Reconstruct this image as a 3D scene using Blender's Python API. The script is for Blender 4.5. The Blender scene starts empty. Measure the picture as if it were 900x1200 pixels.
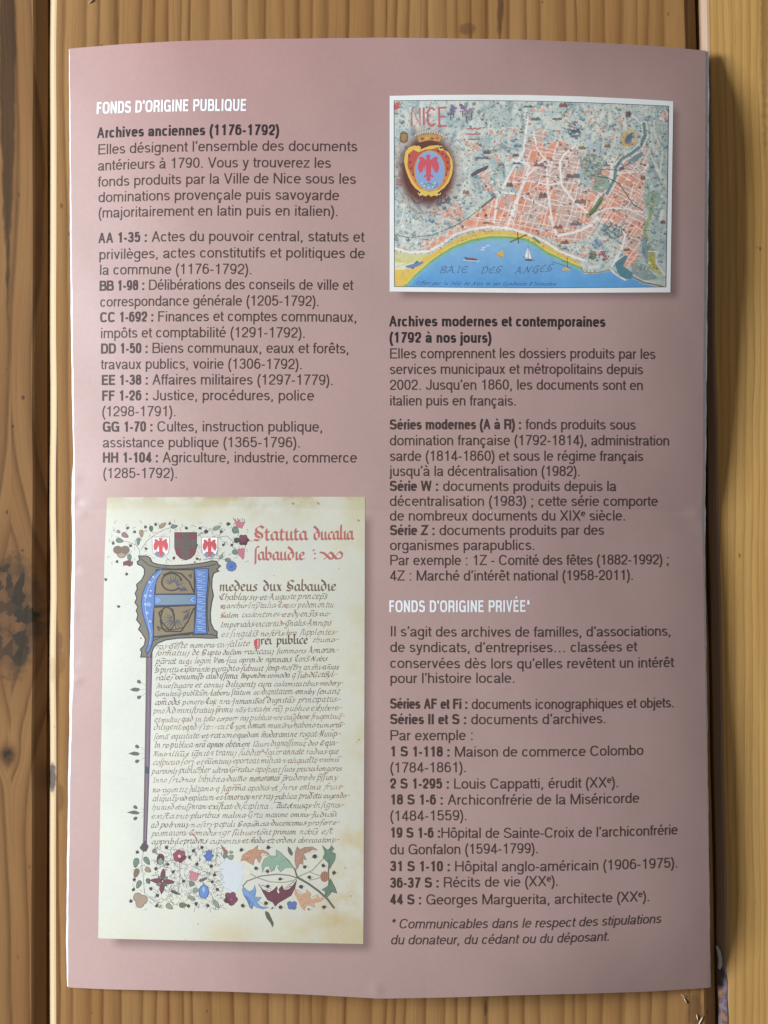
import bpy, math, random
import numpy as np
from mathutils import Vector
from mathutils.geometry import tessellate_polygon

SC = bpy.context.scene
COL = SC.collection
rng = random.Random(7)
npr = np.random.default_rng(11)

# ------------------------------------------------------------------ camera
D = 0.26                 # lens height above the table top, metres
S = 0.00019              # metres on the table top per photo pixel (photo 900 x 1200)
cam_data = bpy.data.cameras.new("camera")
cam = bpy.data.objects.new("camera", cam_data)
COL.objects.link(cam)
cam.location = (0, 0, D)
cam_data.sensor_fit = 'VERTICAL'
cam_data.sensor_height = 24
cam_data.lens = 12 / (600 * S / D)
cam_data.clip_start = 0.005
cam_data.clip_end = 20
SC.camera = cam

# ------------------------------------------------------------------ world (dim room light)
world = bpy.data.worlds.new("World")
SC.world = world
world.use_nodes = True
bg = world.node_tree.nodes['Background']
bg.inputs['Color'].default_value = (1.0, 0.93, 0.86, 1)
bg.inputs['Strength'].default_value = 0.19

# ------------------------------------------------------------------ window light from the left
ld = bpy.data.lights.new("window_light", 'AREA')
ld.shape = 'RECTANGLE'
ld.size = 0.40
ld.size_y = 0.37
ld.energy = 50
ld.color = (0.90, 0.965, 1.0)
lo = bpy.data.objects.new("window_light", ld)
COL.objects.link(lo)
lo.location = (-1.33, 0.17, 0.54)
lo.rotation_euler = (Vector((0, 0, 0)) - lo.location).to_track_quat('-Z', 'Y').to_euler()

SC.view_settings.view_transform = 'Standard'
SC.view_settings.look = 'None'
SC.view_settings.exposure = 0.0
SC.view_settings.gamma = 1.0


# ------------------------------------------------------------------ small helpers
def lin(c):
    c = np.asarray(c, float) / 255.0
    return np.where(c <= 0.04045, c / 12.92, ((c + 0.055) / 1.055) ** 2.4)


def empty(name, loc=(0, 0, 0)):
    o = bpy.data.objects.new(name, None)
    o.empty_display_size = 0.02
    COL.objects.link(o)
    o.location = loc
    return o


def link_mesh(name, verts, faces, mat, parent=None, cols=None, smooth=False, label=None):
    me = bpy.data.meshes.new(name)
    me.from_pydata([tuple(v) for v in verts], [], faces)
    if cols is not None:                     # per-vertex printed ink colour
        at = me.attributes.new("ink", 'FLOAT_COLOR', 'POINT')
        a = np.ones((len(verts), 4), np.float32)
        a[:, :3] = cols
        at.data.foreach_set("color", a.ravel())
    if smooth:
        me.polygons.foreach_set("use_smooth", [True] * len(me.polygons))
    me.materials.append(mat)
    me.update()
    o = bpy.data.objects.new(name, me)
    COL.objects.link(o)
    if parent is not None:
        o.parent = parent
    if label:
        o['label'] = label
    return o


class G:
    """tiny node-graph writer"""
    def __init__(s, mat):
        s.t = mat.node_tree
        s.n = s.t.nodes
        s.l = s.t.links

    def put(s, sock, v):
        if isinstance(v, bpy.types.NodeSocket):
            s.l.new(v, sock)
        elif isinstance(v, (tuple, list)) and len(v) == 3 and sock.type == 'RGBA':
            sock.default_value = (*v, 1)
        else:
            sock.default_value = v

    def m(s, op, a, b=0.0, c=0.0, clamp=False):
        n = s.n.new('ShaderNodeMath')
        n.operation = op
        n.use_clamp = clamp
        for i, v in enumerate((a, b, c)):
            s.put(n.inputs[i], v)
        return n.outputs[0]

    def mix(s, f, a, b):
        n = s.n.new('ShaderNodeMix')
        n.data_type = 'RGBA'
        s.put(n.inputs[0], f)
        s.put(n.inputs[6], a)
        s.put(n.inputs[7], b)
        return n.outputs[2]

    def vec(s, x, y, z=0.0):
        n = s.n.new('ShaderNodeCombineXYZ')
        for i, v in enumerate((x, y, z)):
            s.put(n.inputs[i], v)
        return n.outputs[0]

    def noise(s, v, scale=1.0, detail=2.0, rough=0.5):
        n = s.n.new('ShaderNodeTexNoise')
        s.put(n.inputs['Vector'], v)
        n.inputs['Scale'].default_value = scale
        n.inputs['Detail'].default_value = detail
        n.inputs['Roughness'].default_value = rough
        return n.outputs['Fac']

    def step(s, v, a, b):
        n = s.n.new('ShaderNodeMapRange')
        n.interpolation_type = 'SMOOTHSTEP'
        s.put(n.inputs[0], v)
        n.inputs[1].default_value = a
        n.inputs[2].default_value = b
        return n.outputs[0]

    def bump(s, h, strength, dist):
        n = s.n.new('ShaderNodeBump')
        n.inputs['Strength'].default_value = strength
        n.inputs['Distance'].default_value = dist
        s.put(n.inputs['Height'], h)
        return n.outputs[0]


def new_mat(name):
    m = bpy.data.materials.new(name)
    m.use_nodes = True
    g = G(m)
    b = m.node_tree.nodes['Principled BSDF']
    return m, g, b


# ------------------------------------------------------------------ the sheet's shape
def smooth1(xs, ys, q, sig):
    xs = np.asarray(xs, float)
    ys = np.asarray(ys, float)
    d = np.linspace(xs[0] - 60, xs[-1] + 60, 1600)
    v = np.interp(d, xs, ys)
    # linear continuation past both ends so that the smoothing does not flatten them
    lo_ = d < xs[0]
    hi_ = d > xs[-1]
    v[lo_] = ys[0] + (d[lo_] - xs[0]) * (ys[1] - ys[0]) / (xs[1] - xs[0])
    v[hi_] = ys[-1] + (d[hi_] - xs[-1]) * (ys[-1] - ys[-2]) / (xs[-1] - xs[-2])
    st = d[1] - d[0]
    k = np.arange(-int(3 * sig / st) - 1, int(3 * sig / st) + 2) * st
    w = np.exp(-k * k / (2 * sig * sig))
    w /= w.sum()
    pad = len(k) // 2
    vp = np.concatenate([v[0] + (np.arange(-pad, 0)) * (v[1] - v[0]), v,
                         v[-1] + np.arange(1, pad + 1) * (v[-1] - v[-2])])
    v = np.convolve(vp, w, 'valid')
    return np.interp(q, d, v)


ZX = ([80, 110, 140, 205, 300, 400, 500, 600, 690, 760, 800, 828],
      [0.9, 2.2, 3.5, 5.6, 7.4, 8.2, 8.55, 8.35, 7.35, 5.8, 4.7, 3.5])
ZR = ([40, 70, 110, 160, 300, 450, 560, 600, 660, 800, 950, 1060, 1120, 1160],
      [1.2, 2.2, 4.3, 5.3, 5.3, 4.3, 3.0, 2.4, 2.6, 3.2, 4.1, 4.2, 3.2, 1.7])
DENTS = [(575, 600, 6, 4, -0.035), (484, 592, 5, 3, -0.03), (91, 588, 7, 5, -0.10), (95, 603, 8, 5, 0.06),
         (89, 668, 5, 6, -0.06), (90, 797, 7, 5, 0.10), (88, 772, 6, 7, -0.06), (88, 720, 4, 12, 0.04),
         (818, 601, 12, 6, 0.12), (806, 616, 14, 8, -0.06), (89, 560, 6, 6, 0.06), (441, 1160, 7, 8, 0.09),
         (437, 573, 12, 6, 0.03), (560, 612, 10, 4, 0.03), (600, 812, 9, 5, -0.035), (330, 598, 8, 4, .025),
         (700, 603, 12, 4, .03), (650, 594, 9, 4, -.03), (240, 596, 10, 4, -.03)]


def H(px, py):
    """height of the sheet (m) over the table where photo pixel (px, py) sees it"""
    px = np.asarray(px, float)
    py = np.asarray(py, float)
    z = smooth1(*ZX, px, 28.0)
    r = smooth1(*ZR, py, 22.0)
    t = np.clip((px - 560) / 270.0, 0, 1.05)
    z = z + (r - 3.5) * t * t * (3 - 2 * np.clip(t, 0, 1))
    # the old fold across the middle: a shallow valley
    fy = np.abs(py - (597 + 0.006 * (px - 450) + 1.2 * np.sin(px / 60)))
    z = z - (0.20 * np.exp(-fy / 24.0) + 0.085 * np.exp(-fy / 3.0)) * np.clip((px - 78) / 120, .25, 1)
    # the lower half springs up a little
    z = z + 0.5 * np.clip((py - 620) / 540, 0, 1) * np.clip((px - 80) / 200, 0, 1) * np.clip((840 - px) / 200, 0, 1)
    z = z - 0.9 * np.clip((py - 1075) / 85, 0, 1.3) ** 2 * np.clip((px - 250) / 250, 0, 1)
    for cx, cy, sx, sy, a in DENTS:
        z = z + a * np.exp(-((px - cx) / sx) ** 2 - ((py - cy) / sy) ** 2)
    z = z + 0.05 * np.sin(px / 41 + py / 67) * np.sin(py / 53 - px / 90) + 0.03 * np.sin(px / 23 - py / 31 + 1.3)
    return z * 0.001


def W(px, py, up=0.0):
    """photo pixel -> point on the sheet"""
    px = np.asarray(px, float)
    py = np.asarray(py, float)
    z = H(px, py) + up
    k = S * (D - z) / D
    return np.stack([(px - 450) * k, -(py - 600) * k, z], -1)


def to_px(X, Y):
    px = 450 + X / S
    py = 600 - Y / S
    for _ in range(6):
        z = H(px, py)
        k = D / (D - z) / S
        px = 450 + X * k
        py = 600 - Y * k
    return px, py


# ------------------------------------------------------------------ materials
def paper_mat(name, rough=0.40, spec=0.75):
    m, g, b = new_mat(name)
    a = g.n.new('ShaderNodeAttribute')
    a.attribute_name = "ink"
    tc = g.n.new('ShaderNodeTexCoord')
    gr = g.noise(tc.outputs['Object'], 5200, 2, 0.6)
    sp = g.noise(tc.outputs['Object'], 900, 3, 0.6)
    f = g.m('ADD', g.m('MULTIPLY', g.m('SUBTRACT', gr, 0.5), 0.24), g.m('MULTIPLY', g.m('SUBTRACT', sp, 0.5), 0.06))
    f = g.m('ADD', 1.0, f)
    v = g.n.new('ShaderNodeVectorMath')
    v.operation = 'SCALE'
    g.l.new(a.outputs['Color'], v.inputs[0])
    g.l.new(f, v.inputs['Scale'])
    g.l.new(v.outputs[0], b.inputs['Base Color'])
    r = g.m('ADD', rough, g.m('MULTIPLY', g.m('SUBTRACT', sp, 0.5), 0.10))
    g.l.new(r, b.inputs['Roughness'])
    b.inputs['Specular IOR Level'].default_value = spec
    lw = g.noise(tc.outputs['Object'], 42, 2, 0.45)       # slight waviness of handled paper
    hh = g.m('ADD', g.m('MULTIPLY', gr, 0.00001), g.m('MULTIPLY', lw, 0.00030))
    g.l.new(g.bump(hh, 0.9, 1.0), b.inputs['Normal'])
    return m


M_PAGE = paper_mat("coated_paper")
M_INK = paper_mat("printed_ink", 0.38, 0.45)
M_EDGE, g_, b_ = new_mat("paper_cut_edge")
b_.inputs['Base Color'].default_value = (0.78, 0.79, 0.84, 1)
b_.inputs['Roughness'].default_value = 0.7
tc_ = g_.n.new('ShaderNodeTexCoord')
nz_ = g_.noise(tc_.outputs['Object'], 1400, 3, .7)
g_.l.new(g_.mix(nz_, (0.60, 0.60, 0.66), (0.90, 0.91, 0.95)), b_.inputs['Base Color'])


# ------------------------------------------------------------------ wood
def wood_mat(name, period, light, mid, dark, seed, warp=4.0, ringk=0.9, knots=(), streaks=(), finek=0.35,
             chips=(), stains=()):
    """pine: growth rings along the board, fibres, pores and knots (all in mm on the board)"""
    m, g, b = new_mat(name)
    tc = g.n.new('ShaderNodeTexCoord')
    sx = g.n.new('ShaderNodeSeparateXYZ')
    g.l.new(tc.outputs['Object'], sx.inputs[0])
    x = g.m('MULTIPLY', sx.outputs[0], 1000.0)
    y = g.m('MULTIPLY', sx.outputs[1], 1000.0)
    z = g.m('MULTIPLY', sx.outputs[2], 1000.0)
    xz = g.m('ADD', x, g.m('MULTIPLY', z, 0.6))
    w = g.m('MULTIPLY', g.m('SUBTRACT', g.noise(g.vec(g.m('MULTIPLY', xz, 0.03), g.m('MULTIPLY', y, 0.009), seed), 1, 2), .5), warp * 2)
    w2 = g.m('MULTIPLY', g.m('SUBTRACT', g.noise(g.vec(g.m('MULTIPLY', xz, 0.3), g.m('MULTIPLY', y, 0.05), seed + 3), 1, 2), .5), 0.9)
    u = g.m('ADD', g.m('ADD', xz, w), w2)
    kd = []
    for (kx, ky, rx, ry) in knots:
        dx = g.m('SUBTRACT', xz, kx)
        dy = g.m('SUBTRACT', y, ky)
        r2 = g.m('ADD', g.m('POWER', g.m('DIVIDE', dx, rx), 2.0), g.m('POWER', g.m('DIVIDE', g.m('ABSOLUTE', dy), ry), 2.0))
        kd.append((dx, dy, r2))
        e = g.m('EXPONENT', g.m('MULTIPLY', r2, -0.35))
        u = g.m('SUBTRACT', u, g.m('MULTIPLY', g.m('MULTIPLY', g.m('SIGN', dx), e), rx * 1.3))
    un = g.m('DIVIDE', u, period)
    un = g.m('ADD', un, g.m('MULTIPLY', g.noise(g.vec(g.m('MULTIPLY', un, 0.37), seed, 0), 1, 2), 2.6))
    fr = g.m('FRACT', un)
    ring = g.m('MULTIPLY', g.m('POWER', fr, 2.6), g.m('SUBTRACT', 1.0, g.step(fr, 0.80, 1.0)))
    ring = g.m('MULTIPLY', ring, g.m('ADD', 0.55, g.m('MULTIPLY', g.noise(g.vec(g.m('MULTIPLY', xz, 1.6), g.m('MULTIPLY', y, 0.07), seed + 5), 1, 3, .65), 1.5)))
    idx = g.noise(g.vec(g.m('FLOOR', un), seed * 1.7, 0), 3.1, 0)
    ring = g.m('MULTIPLY', ring, g.m('ADD', 0.35, g.m('MULTIPLY', idx, 1.3)))
    fib = g.noise(g.vec(g.m('MULTIPLY', u, 3.2), g.m('MULTIPLY', y, 0.05), seed), 1, 3, .6)
    fine = g.noise(g.vec(g.m('MULTIPLY', u, 9.0), g.m('MULTIPLY', y, 0.5), seed), 1, 2, .6)
    tone = g.noise(g.vec(g.m('MULTIPLY', u, 0.11), g.m('MULTIPLY', y, 0.012), seed + 9), 1, 2)
    base = g.mix(g.step(tone, .3, .7), light, mid)
    c = g.mix(g.m('MULTIPLY', ring, ringk, clamp=True), base, dark)
    med = g.noise(g.vec(g.m('MULTIPLY', u, 1.15), g.m('MULTIPLY', y, 0.018), seed + 14), 1, 3, .6)
    f2 = g.m('ADD', g.m('MULTIPLY', g.step(fib, .42, .75), finek), g.m('MULTIPLY', g.step(fine, .52, .8), finek * .8))
    f2 = g.m('ADD', f2, g.m('MULTIPLY', g.step(med, .48, .70), finek * .7))
    c = g.mix(f2, c, g.mix(0.5, mid, dark))
    ed = g.m('MULTIPLY', g.m('SUBTRACT', g.noise(g.vec(x, g.m('MULTIPLY', y, .22), seed), 0.8, 3, .6), .5), 3.2)
    for (cx, hw, y0, y1, k, colr) in streaks:        # resin-dark streaks that taper along the grain
        t = g.step(y, y0, y1)
        wid = g.m('MULTIPLY', t, hw)
        d = g.m('ADD', g.m('ABSOLUTE', g.m('SUBTRACT', x, cx)), g.m('MULTIPLY', ed, .45))
        mk = g.m('SUBTRACT', 1.0, g.step(g.m('SUBTRACT', d, wid), -0.45, 0.35))
        mk = g.m('MULTIPLY', g.m('MULTIPLY', mk, g.step(t, 0.0, 0.15)), g.m('ADD', k * .75, g.m('MULTIPLY', fib, k * .5)), clamp=True)
        c = g.mix(mk, c, colr)
    for (kx, ky, rx, ry), (dx, dy, r2) in zip(knots, kd):
        r = g.m('ADD', g.m('SQRT', r2), g.m('MULTIPLY', g.m('SUBTRACT', g.noise(g.vec(x, y, seed), .55, 3, .6), .5), .5))
        vo = g.n.new('ShaderNodeTexVoronoi')
        jit = g.m('MULTIPLY', g.noise(g.vec(x, y, 2.0), .9, 2), 1.6)
        g.put(vo.inputs['Vector'], g.vec(g.m('ADD', x, jit), g.m('MULTIPLY', g.m('ADD', y, jit), .75), 0.0))
        vo.inputs['Scale'].default_value = 0.42 if rx > 4 else 1.2
        sp = g.n.new('ShaderNodeSeparateColor')
        g.l.new(vo.outputs['Color'], sp.inputs[0])
        v = g.step(sp.outputs[0], .15, .85)
        kc = g.mix(v, (0.032, 0.028, 0.022), (0.175, 0.085, 0.040)) if rx > 4 else g.mix(v, (0.035, 0.022, 0.014), (0.09, 0.045, 0.02))
        kc = g.mix(g.m('MULTIPLY', g.step(vo.outputs['Distance'], .25, .8), .5), kc, (0.05, 0.036, 0.026))
        halo = g.m('SUBTRACT', 1.0, g.step(r, .7, 1.9))
        c = g.mix(g.m('MULTIPLY', halo, .55), c, (0.17, 0.080, 0.033))
        core = g.m('SUBTRACT', 1.0, g.step(r, *((.72, 1.05) if rx > 4 else (.25, 1.2))))
        c = g.mix(g.m('MULTIPLY', core, .93), c, kc)
    for (cx, cy, rx, ry, k, colr) in stains:
        r = g.m('SQRT', g.m('ADD', g.m('POWER', g.m('DIVIDE', g.m('ABSOLUTE', g.m('SUBTRACT', x, cx)), rx), 2.0),
                            g.m('POWER', g.m('DIVIDE', g.m('ABSOLUTE', g.m('SUBTRACT', y, cy)), ry), 2.0)))
        r = g.m('ADD', r, g.m('MULTIPLY', g.m('SUBTRACT', g.noise(g.vec(x, y, cx), .8, 3, .65), .5), .9))
        c = g.mix(g.m('MULTIPLY', g.m('SUBTRACT', 1.0, g.step(r, .55, 1.05)), k), c, colr)
    # broad dirt and tiny pits
    pit = g.noise(g.vec(g.m('MULTIPLY', x, 1.0), g.m('MULTIPLY', y, .45), seed + 21), .55, 2, .5)
    c = g.mix(g.m('MULTIPLY', g.step(pit, .735, .77), .6), c, (0.06, 0.035, 0.018))
    g.l.new(c, b.inputs['Base Color'])
    b.inputs['Roughness'].default_value = 0.42
    g.l.new(g.m('ADD', .42, g.m('MULTIPLY', fib, .22)), b.inputs['Roughness'])
    b.inputs['Specular IOR Level'].default_value = 0.22
    hgt = g.m('SUBTRACT', g.m('MULTIPLY', ring, -.6), g.m('MULTIPLY', f2, .7))
    g.l.new(g.bump(hgt, 0.16, 0.00010), b.inputs['Normal'])
    return m


def X_(px):
    return (px - 450) * S * 1000


def Y_(py):
    return (600 - py) * S * 1000


M_W1 = wood_mat("knotty_pine_dark", 4.3, (0.330, 0.174, 0.068), (0.270, 0.132, 0.047), (0.110, 0.046, 0.016), 3.1, warp=5, ringk=.8,
                knots=((X_(13), Y_(722), 7.2, 14.5), (X_(9), Y_(885), 2.0, 2.4)),
                streaks=((X_(9), 1.9, Y_(440), Y_(60), .85, (0.055, 0.028, 0.015)),),
                stains=((X_(27), Y_(466), .5, .6, .8, (.07, .035, .02)), (X_(15), Y_(500), .4, .5, .8, (.07, .035, .02)),
                        (X_(26), Y_(645), .45, .4, .7, (.07, .035, .02)), (X_(8), Y_(600), .3, .6, .8, (.07, .035, .02))))
M_W2 = wood_mat("ringed_pine", 3.6, (0.395, 0.215, 0.083), (0.335, 0.167, 0.058), (0.135, 0.054, 0.017), 8.4, warp=2.5, ringk=.95,
                streaks=((X_(586), .9, Y_(95), Y_(-20), .8, (0.075, 0.036, 0.018)),),
                stains=((X_(60.5), Y_(912), 1.0, 4.2, .85, (.045, .036, .04)), (X_(70), Y_(935), 1.3, 4.0, .5, (.15, .07, .03)), (X_(70), Y_(752), .8, 2.6, .55, (.16, .08, .05)), (X_(69), Y_(778), 1.6, 3.4, .45, (.20, .09, .04)),
                        (X_(548), Y_(34), 2.2, 1.6, .55, (.11, .055, .024)), (X_(815), Y_(1185), 2.0, 5.0, .6, (.10, .05, .025)),
                        (X_(569), Y_(1182), .5, 2.2, .7, (.07, .04, .02))))
M_W3 = wood_mat("straight_pine", 1.75, (0.57, 0.345, 0.120), (0.50, 0.278, 0.083), (0.24, 0.108, 0.029), 5.7, warp=2.0, ringk=.55, finek=.42,
                stains=((X_(896), Y_(-10), 1.0, 40, .6, (.20, .10, .035)),))
M_CHAM_PALE = wood_mat("pale_left_chamfer", 2.4, (0.50, 0.38, 0.235), (0.44, 0.32, 0.19), (0.27, 0.16, 0.08), 2.2, warp=2, ringk=.25, finek=.18,
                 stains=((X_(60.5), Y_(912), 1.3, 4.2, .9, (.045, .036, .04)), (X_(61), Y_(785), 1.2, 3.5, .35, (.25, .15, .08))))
M_CHAM_RUDDY = wood_mat("ruddy_left_chamfer", 2.4, (0.34, 0.225, 0.155), (0.31, 0.20, 0.13), (0.22, 0.13, 0.07), 4.2, warp=2, ringk=.25, finek=.18)
M_RESIN, g_, b_ = new_mat("dried_resin")
tc_ = g_.n.new('ShaderNodeTexCoord')
n1 = g_.noise(tc_.outputs['Object'], 700, 3, .6)
n2 = g_.noise(tc_.outputs['Object'], 260, 2, .5)
c_ = g_.mix(g_.step(n1, .35, .65), (.055, .040, .048), (.13, .098, .112))
c_ = g_.mix(g_.step(n2, .50, .62), c_, (.20, .095, .05))
g_.l.new(c_, b_.inputs['Base Color'])
b_.inputs['Roughness'].default_value = .22
M_CHIP, g_, b_ = new_mat("raw_splinter")
b_.inputs['Base Color'].default_value = (.50, .42, .28, 1)
b_.inputs['Roughness'].default_value = .6
M_PAINT, g_, b_ = new_mat("grey_paint_fleck")
b_.inputs['Base Color'].default_value = (.36, .40, .40, 1)
b_.inputs['Roughness'].default_value = .5

# ------------------------------------------------------------------ table: three boards with chamfered joints
table = empty("wooden_table")
table['label'] = "honey brown pine board table top with open grooves beneath the leaflet"
table['category'] = "table"


def plank(xl_top, xl_bot, xr_top, xr_bot, mat, tongue_r=True, label=None, edge=None):
    """edges of the flat face given in photo pixels at y=0 and y=1200"""
    cl, cr, ch_d = 0.0016, 0.0026, 0.0016        # left and right chamfer widths, depth
    ys = np.linspace(-500, 1700, 45)
    V, F = [], []
    for j, py in enumerate(ys):
        f = py / 1200.0
        wob = 0.00008 * math.sin(py / 37.0 + xl_top) + 0.00006 * math.sin(py / 11.0)
        xl = (xl_top + (xl_bot - xl_top) * f - 450) * S + wob
        xr = (xr_top + (xr_bot - xr_top) * f - 450) * S - wob
        Y = (600 - py) * S
        r = 0.00025
        sec = [(xl - cl, -0.018), (xl - cl, -ch_d), (xl - r, -r * .7), (xl + r, 0.0)]
        nseg = 10
        sec += [(xl + r + (xr - xl - 2 * r) * i / nseg, 0.0) for i in range(1, nseg)]
        sec += [(xr - r, 0.0), (xr + r, -r * .7), (xr + cr, -ch_d)]
        if tongue_r:
            sec += [(xr + cr, -0.0024), (xr + cr + 0.0004, -0.0026), (xr + cr + 0.0004, -0.011), (xr + cr, -0.0112)]
        sec += [(xr + cr, -0.018)]
        V += [(a, Y, c) for a, c in sec]
        n = len(sec)
        if j:
            for i in range(n):
                F.append(((j - 1) * n + i, (j - 1) * n + (i + 1) % n, j * n + (i + 1) % n, j * n + i))
    F.append(tuple(range(n))[::-1])
    F.append(tuple((len(ys) - 1) * n + i for i in range(n)))
    o = link_mesh("plank", V, F, mat, table, label=label)
    o.data.materials.append(edge or M_CHAM_PALE)                   # left chamfer faces take their own edge colour, unlike the right
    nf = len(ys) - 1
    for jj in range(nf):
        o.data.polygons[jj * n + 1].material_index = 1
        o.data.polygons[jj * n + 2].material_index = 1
    return o


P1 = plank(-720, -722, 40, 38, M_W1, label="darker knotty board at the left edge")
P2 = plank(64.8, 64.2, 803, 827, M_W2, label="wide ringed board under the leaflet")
P3 = plank(829.5, 853.5, 1590, 1614, M_W3, False, label="pale straight grained board at the right edge", edge=M_CHAM_RUDDY)


def flat_patch(name, pts, z0, th, mat, parent, dome=1.0):
    """small raised patch lying on the board; pts in photo pixels"""
    n = len(pts)
    cx = sum(p[0] for p in pts) / n
    cy = sum(p[1] for p in pts) / n
    V = []
    for k, (sc, zz) in enumerate(((1.0, 0.0), (0.86, th * .7), (0.5, th))):
        for i, p in enumerate(pts):
            q = (cx + (p[0] - cx) * sc, cy + (p[1] - cy) * sc)
            zb = z0(q[0]) if callable(z0) else z0
            V.append(((q[0] - 450) * S, (600 - q[1]) * S, zb + zz))
    zb = z0(cx) if callable(z0) else z0
    V.append(((cx - 450) * S, (600 - cy) * S, zb + th * 1.02))
    F = []
    for k in range(2):
        for i in range(n):
            F.append((k * n + i, k * n + (i + 1) % n, (k + 1) * n + (i + 1) % n, (k + 1) * n + i))
    for i in range(n):
        F.append((2 * n + i, 2 * n + (i + 1) % n, 3 * n))
    return link_mesh(name, V, F, mat, parent, smooth=True)


def cham3(px):          # chamfer height of the right-hand board near the bottom of the frame
    e = 852.5
    return -0.0016 * min(max((e - px) / 9.5, 0), 1) + 0.00006


rp = [(843, 1128), (847, 1130), (851.5, 1136), (852.3, 1150), (852, 1168), (852.6, 1190), (852.5, 1215), (846, 1220),
      (843.5, 1205), (844.5, 1180), (843, 1160), (844, 1144)]
flat_patch("resin_stain", rp, cham3, 0.00012, M_RESIN, P3)
flat_patch("paint_fleck", [(838.5, 1108), (841, 1108.5), (844, 1114), (846, 1123), (846, 1132), (843.5, 1136), (841, 1134),
                           (841.5, 1124), (840.2, 1116)], 0.0002, 0.0002, M_PAINT, P3)
for cx, cy, an, L in ((803, 1172, .5, 6), (801.5, 1167, 1.2, 5), (821, 1196, -.5, 8), (817, 1192, .2, 5),
                      (107, 2, -.9, 5)):
    ca, sa = math.cos(an), math.sin(an)
    L *= .8
    p = [(-L, 0), (-L * .3, -.7), (L * .5, -.5), (L, 0), (L * .3, .6), (-L * .5, .5)]
    flat_patch("splinter", [(cx + a * sa + b * ca, cy + a * ca - b * sa) for a, b in p], 0.00003, 0.00025, M_CHIP, P2)
# ------------------------------------------------------------------ leaflet sheets
leaflet = empty("leaflet", (0, 0, 0))
leaflet['label'] = "dusky rose printed archives leaflet in French lying creased and curled on the pine boards"
leaflet['category'] = "leaflet"

LEFT = ([40, 58, 150, 300, 450, 545, 590, 640, 700, 760, 800, 830, 900, 1000, 1100, 1150, 1180],
        [81, 81.5, 82.5, 84, 86, 87.5, 87, 88, 87, 86, 86, 84.5, 82.5, 81, 79.5, 80, 80])
RIGHT = ([40, 58, 150, 300, 450, 560, 600, 640, 720, 850, 1000, 1100, 1180],
         [827, 827, 826.5, 825.5, 824, 823.5, 822.5, 823.5, 825, 827.5, 830, 831.5, 832.5])
TOP = ([70, 81, 140, 205, 300, 450, 600, 700, 770, 826, 840],
       [58.3, 57, 52, 48.3, 45.8, 44, 46, 50, 54, 59.3, 60.5])
BOT = ([70, 79, 100, 130, 265, 360, 432, 441, 520, 600, 700, 760, 832, 840],
       [1156, 1157, 1158.2, 1159.5, 1162, 1165.5, 1169.5, 1170.3, 1169, 1166.5, 1164, 1162, 1157.5, 1156.5])


def outline(x, y, grow=(0, 0, 0, 0)):
    return x, y


def sheet_grid(nx, ny, gl, gr, gt, gb):
    """photo-pixel positions of a sheet whose cut edges follow the traced outline, grown by gl, gr (functions of y), gt, gb"""
    u = np.linspace(0, 1, nx)
    v = np.linspace(0, 1, ny)
    U, Vv = np.meshgrid(u, v)
    x = 80 + 750 * U
    y = 50 + 1115 * Vv
    for _ in range(4):
        l = smooth1(*LEFT, y.ravel(), 6).reshape(y.shape) - gl(y)
        r = smooth1(*RIGHT, y.ravel(), 6).reshape(y.shape) + gr(y)
        t = smooth1(*TOP, x.ravel(), 7).reshape(y.shape) - gt
        b = smooth1(*BOT, x.ravel(), 5).reshape(y.shape) + gb
        x = l + (r - l) * U
        y = t + (b - t) * Vv
    return x, y


def wobble(y, a, seed):
    return a * (np.sin(y / 7.3 + seed) * .5 + np.sin(y / 3.1 + seed * 2) * .3 + np.sin(y / 17.0 + seed * 3) * .5)


def add_rim(V, F, nx, ny, V2):
    """close a grid sheet with a lower copy and the cut edges between them"""
    n = nx * ny
    loop = [i for i in range(nx)] + [j * nx + nx - 1 for j in range(1, ny)] + \
           [(ny - 1) * nx + i for i in range(nx - 2, -1, -1)] + [j * nx for j in range(ny - 2, 0, -1)]
    base = len(V)
    V = np.concatenate([V, V[loop], V2[loop]])
    L = len(loop)
    rim = [(base + k, base + (k + 1) % L, base + L + (k + 1) % L, base + L + k) for k in range(L)]
    return V, rim, loop


def grid_faces(nx, ny):
    i = np.arange(nx - 1)
    j = np.arange(ny - 1)
    I, J = np.meshgrid(i, j)
    a = (J * nx + I).ravel()
    return np.stack([a, a + nx, a + nx + 1, a + 1], -1).tolist()


def rose(px, py):
    """the printed ground of the page: dusky rose, a little redder towards its head (as printed), and the soft
    grey drop-shadow graphic that the designer printed under the two pictures"""
    a = np.array([0.430, 0.288, 0.270])
    b = np.array([0.415, 0.238, 0.228])
    t = np.clip(1 - (py - 45) / 230, 0, 1)[..., None]
    hx = np.exp(-((px - 250) / 210.0) ** 2)[..., None]
    c = a + (b - a) * t * (.35 + .65 * hx)

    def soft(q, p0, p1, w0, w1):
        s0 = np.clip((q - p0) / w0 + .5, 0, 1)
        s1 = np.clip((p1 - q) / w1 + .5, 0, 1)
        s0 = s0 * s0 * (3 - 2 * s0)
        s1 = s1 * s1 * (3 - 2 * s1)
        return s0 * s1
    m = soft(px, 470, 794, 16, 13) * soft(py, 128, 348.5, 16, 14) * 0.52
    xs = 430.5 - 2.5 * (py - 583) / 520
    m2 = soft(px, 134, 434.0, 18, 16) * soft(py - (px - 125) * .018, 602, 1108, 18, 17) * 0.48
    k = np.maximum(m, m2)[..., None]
    return c * (1 - k * np.array([.92, .96, .93]))


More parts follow.
